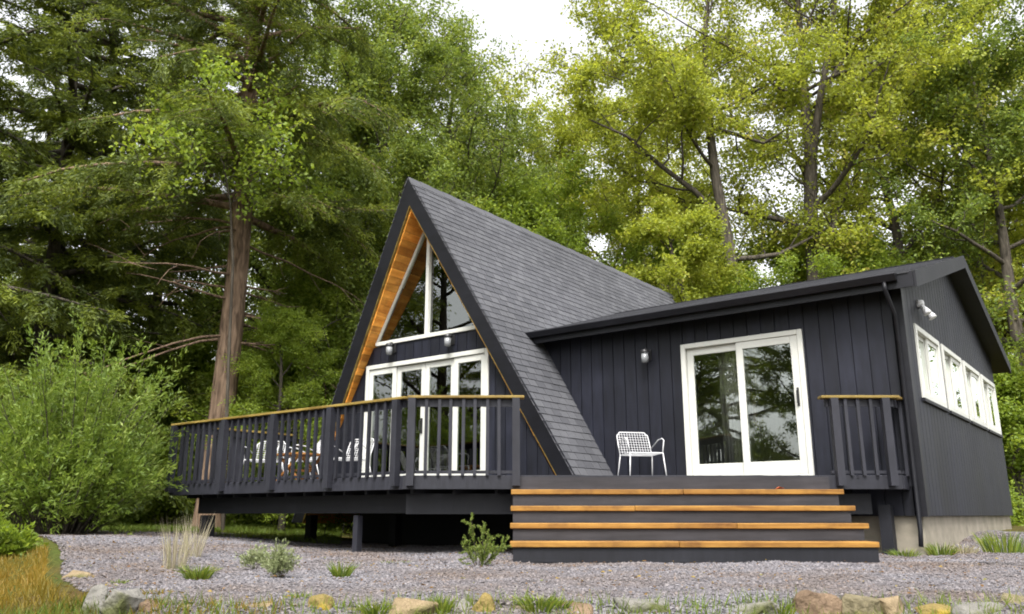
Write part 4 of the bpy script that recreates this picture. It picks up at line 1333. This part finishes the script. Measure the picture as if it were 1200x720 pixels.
sB = [(stem(b, [b, at_d(870, 400, 24.0), at_d(853, 285, 24.0), at_d(838, 205, 24.0), at_d(828, 120, 24.0), at_d(826, 40, 24.2), at_d(838, -80, 24.4)]), [0.27, 0.21, 0.18, 0.15, 0.12, 0.08, 0.03]),
      (stem(b, [at_d(849, 262, 24.0), at_d(815, 225, 23.7), at_d(775, 195, 23.4), at_d(735, 160, 23.0), at_d(690, 140, 22.8)]), [0.11, 0.09, 0.07, 0.05, 0.02]),
      (stem(b, [at_d(834, 160, 24.0), at_d(800, 120, 24.3), at_d(765, 98, 24.6), at_d(720, 60, 25.0)]), [0.07, 0.055, 0.04, 0.02]),
      (stem(b, [at_d(836, 150, 24.0), at_d(870, 160, 23.8), at_d(895, 168, 23.6), at_d(925, 150, 23.4)]), [0.07, 0.06, 0.05, 0.02])]
tree('slender_tree', broadleaf(23, sB, [7, 8, 8, 5], 4.8, 7, 6, 44000, 0.115, 0.038, M['leaf_yellow'], M['bark_grey'], name='slender'), b,
     'slender leaning yellow green tree with long bare limbs above the roof valley', 'trees behind the cabin')
b = col(812, 22.5)
sC = [(stem(b, [b, at_d(812, 420, 22.5), at_d(801, 345, 22.5), at_d(788, 300, 22.5), at_d(784, 275, 22.6)]), [0.10, 0.09, 0.08, 0.06, 0.03])]
tree('young_tree', broadleaf(31, sC, [9], 2.3, 5, 5, 18000, 0.10, 0.034, M['leaf_yellow'], M['bark_grey'], name='young'), b,
     'short yellow green tree with a crooked dark stem just above the ridge end', 'trees behind the cabin')

# --- left: the big evergreen with the bare brown trunk
b = col(252, 17.0)
tree('hemlock_tree', hemlock(5, 19, 0.275, 6.6, 4.8, 115, 165000, M['needle'], M['bark_brown'], stub=18, ln=0.10, wd=0.0145), b,
     'big evergreen with a thick bare brown trunk behind the deck railing', 'evergreens left of the cabin')

b = col(263, 15.3)
sD = [(stem(b, [b, at_d(268, 420, 15.3), at_d(273, 310, 15.3), at_d(270, 240, 15.3), at_d(262, 190, 15.2)]), [0.035, 0.03, 0.026, 0.02, 0.012])]
tree('young_tree', broadleaf(37, sD, [10], 3.4, 5, 4, 6500, 0.09, 0.032, M['leaf_bright'], M['bark_grey'], name='lime_tree', up1=0.0, lim_t=(0.72, 1.0)), b,
     'slim young tree with lime green leaves in front of the bare brown trunk', 'evergreens left of the cabin')

# --- woods: a few models, copied
def simple_stem(H, r0, seed):
    r = np.random.default_rng(seed)
    z = np.linspace(-0.2, H, 8)
    w = np.cumsum(r.normal(size=(8, 2))*0.16, 0)
    return [(np.stack([w[:, 0], w[:, 1], z], 1), np.linspace(r0*1.2, 0.04, 8))]
KIND = {
    'hem_a': hemlock(8, 20, 0.26, 3.0, 4.6, 100, 100000, M['needle'], M['bark_grey'], 'wood_hemlock', 4, 0.12, 0.017),
    'hem_b': hemlock(9, 16, 0.20, 1.2, 4.0, 95, 95000, M['needle'], M['bark_grey'], 'dense_hemlock', 0, 0.12, 0.018),
    'mid_a': broadleaf(51, simple_stem(15, 0.24, 1), [26], 5.2, 7, 6, 62000, 0.115, 0.036, M['leaf_mid'], M['bark_grey'], name='wood_broadleaf'),
    'mid_b': broadleaf(52, simple_stem(10.5, 0.18, 2), [24], 4.2, 7, 6, 48000, 0.11, 0.035, M['leaf_mid'], M['bark_grey'], name='wood_round', lim_t=(0.12, 1.0)),
    'bright': broadleaf(53, simple_stem(9, 0.15, 3), [22], 3.6, 7, 6, 46000, 0.105, 0.034, M['leaf_bright'], M['bark_grey'], name='bright_tree', lim_t=(0.12, 1.0)),
    'yellow': broadleaf(54, simple_stem(17, 0.26, 4), [28], 6.0, 7, 6, 56000, 0.13, 0.042, M['leaf_yellow'], M['bark_grey'], name='yellow_tree'),
    'airy': broadleaf(56, simple_stem(16, 0.22, 6), [26], 4.8, 7, 4, 30000, 0.115, 0.035, M['leaf_mid'], M['bark_grey'], name='airy_tree', spread=0.2),
    'under': broadleaf(55, simple_stem(3.6, 0.06, 5), [18], 1.9, 5, 5, 34000, 0.095, 0.034, M['leaf_bright'], M['bark_grey'], name='understory', lim_t=(0.05, 1.0)),
}
GR = 'trees of the wood round the cabin'
#        kind, px, D, scale, label
WOODS = [
    ('hem_a', -190, 16, 1.0, 'dark evergreen whose boughs reach in from the far left edge'),
    ('hem_a', 60, 21, 1.05, 'dark evergreen behind the feathery bush, left of the bare brown trunk'),
    ('hem_b', 10, 19, 1.2, 'dense dark evergreen in the upper left corner'),
    ('yellow', 1205, 29, 1.08, 'yellow green tree filling the upper right corner'),
    ('hem_b', 165, 25, 1.2, 'dense dark evergreen just left of the bare brown trunk'),
    ('hem_b', -10, 27, 1.2, 'dense evergreen in the deep shade at the left'),
    ('mid_a', 330, 27, 1.05, 'tall green tree seen right behind the bare brown trunk'),
    ('mid_a', 415, 25, 0.98, 'green broadleaf tree left of the A-frame peak'),
    ('airy', 505, 30, 1.12, 'tall thin leaved tree rising left of the sky gap behind the A-frame peak'),
    ('airy', 440, 27, 1.1, 'tall thin leaved tree between the evergreens and the sky gap'),
    ('airy', 588, 31, 0.93, 'thin leaved tree standing under the sky gap behind the ridge'),
    ('bright', 850, 31, 1.1, 'bright green tree behind the middle of the wing roof, under the slender tree'),
    ('airy', 548, 37, 1.2, 'far thin leaved tree in the lower part of the sky gap'),
    ('yellow', 668, 35, 1.0, 'yellow green tree closing the sky gap above the roof ridge'),
    ('mid_a', 535, 34, 0.98, 'airy green tree behind the A-frame peak at the edge of the sky gap'),
    ('mid_b', 470, 21, 0.85, 'round green tree directly behind the A-frame peak'),
    ('mid_b', 575, 29, 1.08, 'green tree behind the front of the roof ridge'),
    ('bright', 640, 27, 1.18, 'bright green tree behind the middle of the roof ridge'),
    ('bright', 715, 23, 0.72, 'bright low tree behind the back of the roof ridge'),
    ('yellow', 745, 33, 1.0, 'tall yellow green tree at the right edge of the sky gap'),
    ('yellow', 1090, 27, 1.0, 'tall yellow green tree behind the gable of the wing'),
    ('bright', 1030, 25, 0.85, 'bright green tree behind the right half of the wing roof'),
    ('bright', 900, 24, 0.75, 'bright green low tree behind the middle of the wing roof'),
    ('mid_a', 1215, 24, 1.0, 'darker green tree at the right edge of the picture'),
    ('hem_b', 1225, 31, 1.0, 'dark evergreen in the shade right of the side wall'),
    ('mid_b', 1160, 33, 1.0, 'green tree beyond the back of the side wall'),
    ('mid_b', 612, 37, 1.22, 'pale far green tree below the sky gap'),
    ('bright', 790, 28, 1.0, 'bright green tree behind the crooked young one'),
    ('bright', 975, 29, 1.05, 'bright green tree behind the forked trunk'),
    ('bright', 1100, 25, 0.8, 'bright low tree right behind the wing gable'),
    ('bright', 345, 20, 0.62, 'bright green bushy tree right of the bare brown trunk'),
    ('bright', 405, 21.5, 0.66, 'bright green bushy tree at the left foot of the A-frame'),
    ('bright', 322, 17.2, 0.46, 'lime green small tree close behind the deck, right of the bare brown trunk'),
    ('under', 320, 21, 1.15, 'leafy bush right of the bare brown trunk behind the deck'),
    ('under', 385, 22, 1.25, 'leafy bush behind the deck at the left foot of the A-frame'),
    ('under', 205, 23, 1.15, 'leafy bush left of the bare brown trunk'),
    ('under', 1205, 23, 1.1, 'leafy bush beyond the far end of the side wall'),
    ('under', 120, 22, 1.1, 'leafy bush in the shade behind the feathery bush'),
]
random.seed(12)
for kd, px, D, sc, lb in WOODS:
    tree({'hem_a': 'hemlock_tree', 'hem_b': 'hemlock_tree', 'under': 'understory_bush'}.get(kd, 'broadleaf_tree'), KIND[kd], col(px, D), lb, GR, random.random()*6.28, sc, 'bush' if kd == 'under' else 'tree')
# a second row that closes the wood
for i in range(17):
    px = -180 + i*98
    kd = ['mid_b', 'mid_a', 'mid_b', 'hem_a'][i % 4] if px < 480 else ['mid_a', 'bright', 'yellow', 'mid_b'][i % 4]
    D = 40 + 8*random.random()
    if 480 < px < 700: kd = 'mid_b'
    tree('background_tree', KIND[kd], col(px, D), 'tree in the dense back row of the wood, half hidden by nearer trees', 'back row of the wood', random.random()*6.28, 0.9 + 0.2*random.random())
for i in range(15):
    px = -120 + i*100
    tree('background_bush', KIND['under'], col(px, 31 + 5*random.random()), 'undergrowth bush between the trunks of the back row', 'undergrowth of the wood', random.random()*6.28, 1.2 + 0.4*random.random(), 'bush')
# the wood goes on behind the viewer: it shows in the window panes
for i, (x, y, kd) in enumerate([(-24, -6, 'mid_a'), (-31, -1, 'hem_a'), (-19, -14, 'mid_a'), (-27, -15, 'hem_b'), (-13, -19, 'mid_b'), (-38, -8, 'mid_a'), (-8, -24, 'hem_b'), (-34, 4, 'hem_b'), (-20, -25, 'hem_a'), (-4, -17, 'mid_b'), (6, -22, 'mid_a'), (14, -12, 'hem_b'), (16, 2, 'mid_a')]):
    tree('facing_tree', KIND[kd], (x, y, -1.2), 'tree across the lawn, seen only mirrored in the window panes', 'trees mirrored in the glass', random.random()*6.28, 0.9 + 0.25*random.random())

# --- the feathery bush at the left
def feather_bush(seed, H, Rad, nst, nleaf, mat, bark, ln=0.10, wd=0.014, spread=0.05):
    r = np.random.default_rng(seed)
    segs, tw = [], []
    for i in range(nst):
        a = r.random()*6.28; q_ = r.random()**0.6
        out = Rad*q_
        h = H*(0.95 - 0.42*q_**1.6)*(0.45+0.5*r.random())
        if H > 2 and i % 5 == 0: h = H*(1.0+0.2*r.random())*(1.0-0.25*q_)
        p0 = np.array([math.cos(a)*out*0.22, math.sin(a)*out*0.22, 0])
        tip = np.array([math.cos(a)*out, math.sin(a)*out, h])
        mid_ = (p0*0.45+tip*0.55)*np.array([1, 1, 1.12]) + r.normal(size=3)*0.04*H
        t = np.linspace(0, 1, 7)[:, None]
        lp = (1-t)**2*p0 + 2*t*(1-t)*mid_ + t**2*tip
        segs.append((lp, np.linspace(0.014, 0.003, 7)*min(1.0, H/1.6), 4))
        for j in range(11):
            p2, d2 = pt_on(lp, 0.25+0.745*(j+r.random())/11)
            d2 = d2/np.linalg.norm(d2)
            tw.append(bend(r, p2, d2 + r.normal(size=3)*0.55, (0.24+0.32*r.random())*min(1.0, H/2.4), 3, 0.15, 0.1))
    tw = np.array(tw)
    n = nleaf
    idx = r.integers(0, len(tw), n); t = r.random(n)*2.999; k = t.astype(int); f_ = (t-k)[:, None]
    a = tw[idx, k]; b_ = tw[idx, k+1]
    P = a+(b_-a)*f_ + r.normal(size=(n, 3))*spread
    d = b_-a; d /= np.linalg.norm(d, axis=1)[:, None]
    Dv = d + r.normal(size=(n, 3))*0.55
    rnd = np.clip(0.5*r.random(len(tw))[idx] + 0.5*r.random(n), 0, 1)
    return twig_mesh('bush_stems', segs, bark), leaf_mesh('bush_leaves', P, Dv, ln*(0.7+0.6*r.random(n)), wd*(0.7+0.6*r.random(n)), mat, rnd, 0.2, seed)
def plant(name, meshes, loc, label, cat, group=None, rz=0.0, sc=1.0, parts=('stem', 'foliage')):
    o = bpy.data.objects.new(name, None)
    place(o, None, Matrix.Translation(Vector([float(v) for v in loc])) @ Matrix.Rotation(rz, 4, 'Z') @ Matrix.Scale(sc, 4))
    tag(o, label, cat, group)
    for nm, me in zip(parts, meshes):
        c = bpy.data.objects.new(nm, me); C.objects.link(c); c.parent = o
    return o
FB = feather_bush(61, 2.75, 1.5, 170, 56000, M['bush_leaf'], M['bark_grey'], 0.085, 0.011, 0.03)
plant('feathery_bush', FB, col(72, 12.2), 'big feathery light green bush at the left end of the deck', 'bush', 'garden shrubs on the left')
plant('feathery_bush', FB, col(-70, 13.4), 'feathery bush cut by the left edge of the picture', 'bush', 'garden shrubs on the left', 2.1, 0.92)
LB = feather_bush(62, 1.15, 0.75, 45, 7000, M['leaf_bright'], M['bark_grey'], 0.12, 0.03, 0.05)
plant('low_bush', LB, col(-8, 9.4), 'bright green leafy plant at the lower left edge', 'bush', 'garden shrubs on the left', 0.4, 0.55)

# --- plants on the gravel
def blades(seed, n, Rad, H, wd, mat, lean=0.5, curl=0.3, name='blades'):
    r = np.random.default_rng(seed)
    a = r.random(n)*6.28; q_ = np.sqrt(r.random(n))
    base = np.stack([np.cos(a)*q_*Rad*0.45, np.sin(a)*q_*Rad*0.45, np.zeros(n)-0.02], 1)
    dirv = np.stack([np.cos(a)*q_*lean, np.sin(a)*q_*lean, np.ones(n)], 1) + r.normal(size=(n, 3))*0.12
    dirv /= np.linalg.norm(dirv, axis=1)[:, None]
    L = H*(0.55+0.5*r.random(n))[:, None]
    s = np.cross(dirv, r.normal(size=(n, 3))); s /= np.linalg.norm(s, axis=1)[:, None]
    s *= wd*(0.7+0.6*r.random((n, 1)))
    mid_ = base + dirv*L*0.55
    tip = base + dirv*L + np.stack([np.cos(a), np.sin(a), -0.5*np.ones(n)], 1)*L*curl*r.random((n, 1))
    v = np.stack([base-s, base+s, mid_+s*0.8, mid_-s*0.8, tip], 1).reshape(-1, 3)
    k = (np.arange(n)*5)[:, None]
    tri = np.concatenate([k+np.array([0, 1, 2]), k+np.array([0, 2, 3]), k+np.array([3, 2, 4])], 1).reshape(-1)
    return fast_mesh(name, v, 3, tri, mat, np.repeat(r.random(n), 3))
def gp(px, py):
    """point of the gravel seen at this picture point"""
    d = _F + _rt*(px-600)/F_PX + _U*(360-py)/F_PX
    z = 0.0
    if py > 690:                                        # along the stones
        D = min(max((z-EYE)/d[2]*(d @ _fh), 4.72), 8.0)
        p = _O + d*(D/(d @ _fh)); p[2] = float(height(p[0], p[1])); return p
    for _i in range(6):
        p = _O + d*((z-EYE)/d[2]); z = float(height(p[0], p[1])) + 0.012
    return p
def tuft(px, py, seed, n, Rad, H, wd, mat, name, label, lean=0.5, curl=0.3, cat='grass tuft', group='plants growing on the gravel'):
    p = gp(px, py)
    o = bpy.data.objects.new(name, blades(seed, n, Rad, H, wd, mat, lean, curl, name))
    place(o, None, Matrix.Translation(Vector(p))); return tag(o, label, cat, group)
tuft(205, 664, 1, 90, 0.24, 0.50, 0.0026, M['grass_pale'], 'dry_grass', 'tall pale dry grass clump at the left of the gravel', 0.2, 0.1)
tuft(226, 652, 9, 60, 0.2, 0.5, 0.003, M['grass_pale'], 'dry_grass', 'smaller pale dry grass clump right beside the tall one', 0.2, 0.1)
tuft(233, 677, 2, 200, 0.17, 0.16, 0.004, M['grass'], 'grass_tuft', 'dark green round grass tuft in front of the dry grass', 0.9, 0.4)
tuft(400, 677, 3, 130, 0.12, 0.18, 0.004, M['grass'], 'grass_tuft', 'upright bright green grass tuft in the middle of the gravel', 0.6, 0.3)
tuft(184, 697, 4, 120, 0.14, 0.08, 0.005, M['grass_gold'], 'grass_tuft', 'small yellow green tuft near the lower left stones', 1.0, 0.3)
tuft(140, 684, 14, 80, 0.10, 0.06, 0.005, M['grass'], 'grass_tuft', 'tiny yellow green tuft at the bend of the stones', 1.0, 0.3)
tuft(351, 703, 5, 110, 0.09, 0.08, 0.004, M['grass'], 'grass_tuft', 'small bright green tuft behind the golden mossy stone', 0.9, 0.3)
tuft(440, 716, 6, 160, 0.16, 0.09, 0.004, M['grass'], 'grass_tuft', 'mossy green tuft left of the big tan boulder', 0.9, 0.3)
tuft(517, 716, 7, 120, 0.09, 0.13, 0.004, M['grass'], 'grass_tuft', 'green tuft between the big tan boulder and the cream stone', 0.5, 0.2)
tuft(632, 716, 8, 200, 0.2, 0.11, 0.004, M['grass'], 'grass_tuft', 'yellow green tuft left of the long brown stone', 0.8, 0.3)
tuft(652, 716, 18, 120, 0.12, 0.08, 0.004, M['grass'], 'grass_tuft', 'small tuft at the left end of the long brown stone', 0.8, 0.3)
tuft(915, 716, 10, 120, 0.14, 0.10, 0.004, M['grass'], 'grass_tuft', 'green tuft left of the rust brown block', 0.8, 0.3)
tuft(985, 712, 11, 120, 0.12, 0.11, 0.004, M['grass'], 'grass_tuft', 'green tuft between the rust brown block and the mossy stone', 0.8, 0.3)
tuft(452, 660, 12, 60, 0.13, 0.06, 0.004, M['grass'], 'weed', 'flat pale weed on the gravel right of the thin deck post', 1.3, 0.2, 'weed')
tuft(474, 660, 13, 70, 0.13, 0.06, 0.004, M['grass'], 'weed', 'flat pale weed second to the right of the thin deck post', 1.3, 0.2, 'weed')
tuft(1103, 651, 15, 160, 0.28, 0.22, 0.005, M['grass'], 'weed', 'green weeds at the front corner of the foundation', 0.7, 0.3, 'weed')
tuft(1128, 648, 16, 160, 0.3, 0.16, 0.005, M['grass_pale'], 'weed', 'dry reddish weeds along the foundation', 0.7, 0.3, 'weed')
tuft(1176, 645, 17, 160, 0.4, 0.24, 0.005, M['grass'], 'weed', 'tall green weeds at the back of the foundation', 0.45, 0.2, 'weed')
tuft(1060, 652, 19, 120, 0.3, 0.14, 0.005, M['grass'], 'weed', 'short weeds below the right end of the deck', 0.7, 0.3, 'weed')
def shrublet(seed, H, Rad, nst, nleaf, mat, ln, wd):
    return feather_bush(seed, H, Rad, nst, nleaf, mat, M['bark_grey'], ln, wd, 0.012)
p = gp(560, 664)
r_ = np.random.default_rng(3)
def sapling(seed):
    r = np.random.default_rng(seed); segs, tw = [], []
    for (h, lx, ly) in ((0.50, -0.10, 0.0), (0.40, 0.03, 0.05), (0.30, 0.17, -0.03), (0.24, 0.22, 0.06), (0.28, -0.05, -0.1), (0.2, 0.1, 0.12)):
        lp = bend(r, (lx*0.15, ly*0.15, -0.02), (lx, ly, h), math.hypot(h, math.hypot(lx, ly)), 5, 0.1, 0.08)
        segs.append((lp, np.linspace(0.007, 0.002, 6), 5))
        for j in range(13):
            p2, d2 = pt_on(lp, 0.12+0.87*(j+r.random())/13); d2 = d2/np.linalg.norm(d2)
            tw.append(bend(r, p2, d2+r.normal(size=3)*0.6, 0.07+0.07*r.random(), 2, 0.1, 0.1))
    tw = np.array(tw); n = 3200
    idx = r.integers(0, len(tw), n); t = r.random(n)*1.999; k = t.astype(int); f_ = (t-k)[:, None]
    a = tw[idx, k]; b_ = tw[idx, k+1]; d = (b_-a)/np.linalg.norm(b_-a, axis=1)[:, None]
    return twig_mesh('sapling_stem', segs, M['bark_grey']), leaf_mesh('sapling_foliage', a+(b_-a)*f_, d+r.normal(size=(n, 3))*0.6, 0.03, 0.005, M['sapling'], r.random(n), 0.2, seed)
plant('young_conifer', sapling(71), p, 'small green conifer sapling on the gravel left of the steps', 'sapling', 'plants growing on the gravel', 0.0, 0.88)
plant('sage_shrub', shrublet(72, 0.34, 0.17, 24, 2200, M['sage'], 0.035, 0.006), gp(327, 678), 'airy grey green shrub on the gravel below the left deck', 'shrub', 'plants growing on the gravel', 0.0, 0.82)
plant('sage_shrub', shrublet(73, 0.24, 0.15, 14, 800, M['sage'], 0.035, 0.006), gp(300, 668), 'low faint grey green shrub left of the airy one', 'shrub', 'plants growing on the gravel')

# --- grass of the lawn at the lower left and behind the house
def lawn(name, n, seed, u0, u1, d0, d1, H, wd, mat, label, cond):
    r = np.random.default_rng(seed)
    u = u0+(u1-u0)*r.random(n); D = d0+(d1-d0)*r.random(n)
    ok = cond(u, D); u, D = u[ok], D[ok]; n = len(u)
    x = u*_rt[0]+D*_fh[0]; y = u*_rt[1]+D*_fh[1]
    base = np.stack([x, y, height(x, y)-0.01], 1)
    dv = r.normal(size=(n, 3))*0.35; dv[:, 2] = 1
    L = H*(0.5+0.8*r.random((n, 1)))
    s = np.cross(dv, r.normal(size=(n, 3))); s /= np.linalg.norm(s, axis=1)[:, None]; s *= wd
    v = np.stack([base-s, base+s, base+dv*L], 1).reshape(-1, 3)
    patch = 0.5+0.5*np.sin(x*1.3+2)*np.cos(y*1.1)
    o = bpy.data.objects.new(name, fast_mesh(name, v, 3, np.arange(3*n), mat, np.clip(0.5*patch+0.5*r.random(n), 0, 1)))
    place(o); o['kind'] = 'stuff'; return tag(o, label, 'grass')
lawn('golden_grass', 60000, 5, -7.5, -1.2, 3.2, 9.5, 0.075, 0.005, M['grass_gold'], 'golden orange grass at the lower left corner', lambda u, D: (inside(u, D) < -0.25) & (u > -0.75*D))
lawn('front_grass', 20000, 6, -3.4, 4.2, 3.6, 5.1, 0.09, 0.004, M['grass'], 'green grass growing up against the border stones', lambda u, D: (inside(u, D) < -0.24) & (inside(u, D) > -0.8))
lawn('back_lawn', 60000, 7, -14, 2, 13.5, 26, 0.09, 0.008, M['grass'], 'bright green lawn seen under the deck', lambda u, D: (u < -0.20*D))

# --- fallen leaves on gravel, steps and lawn edge
M['litter'] = leafy('fallen_leaf', [(0.0, (0.10, 0.045, 0.015)), (0.6, (0.16, 0.09, 0.025)), (0.9, (0.24, 0.17, 0.03)), (1.0, (0.12, 0.13, 0.03))], 0.2)
r_ = np.random.default_rng(77)
n = 1300
D = 4.9 + 8.0*r_.random(n)**0.9; u = (-0.7 + 1.35*r_.random(n)**1.25)*D
ok = inside(u, D) > -0.2; u, D = u[ok], D[ok]; n = len(u)
x = u*_rt[0]+D*_fh[0]; y = u*_rt[1]+D*_fh[1]
P = np.stack([x, y, height(x, y)+0.032], 1)
dv = r_.normal(size=(n, 3)); dv[:, 2] *= 0.12
ss = np.cross(dv, np.array([0, 0, 1.0]) + r_.normal(size=(n, 3))*0.25); ss /= np.linalg.norm(ss, axis=1)[:, None]
dv /= np.linalg.norm(dv, axis=1)[:, None]
ln_ = (0.018+0.024*r_.random((n, 1)))
v = np.stack([P, P+dv*ln_*0.5+ss*ln_*0.33+[0, 0, 0.006], P+dv*ln_, P+dv*ln_*0.5-ss*ln_*0.33+[0, 0, 0.006]], 1)
o = bpy.data.objects.new('fallen_leaves', fast_mesh('fallen_leaves', v.reshape(-1, 3), 4, np.arange(4*n), M['litter'], r_.random(n)))
place(o); o['kind'] = 'stuff'; tag(o, 'small brown and yellow fallen leaves scattered over the gravel', 'leaves')
q_ = K + E1*4.42 + N1*0.2
me = fast_mesh('fallen_leaf', np.array([(-0.05, 0, 0.004), (0, 0.035, 0.03), (0.06, 0.0, 0.012), (0, -0.035, 0.028)]), 4, np.arange(4), wood('dry_maple_leaf', (0.35, 0.06, 0.015), (0.5, 0.12, 0.03), (3, 3, 3)), None)
lf = bpy.data.objects.new('fallen_leaf', me)
place(lf, None, Matrix.Translation(Vector((q_[0], q_[1], TZ[0]+0.003))) @ Matrix.Rotation(0.7, 4, 'Z'))
lf.modifiers.new('thick', 'SOLIDIFY').thickness = 0.002
tag(lf, 'curled orange red leaf lying on the right half of the top tread', 'leaf')
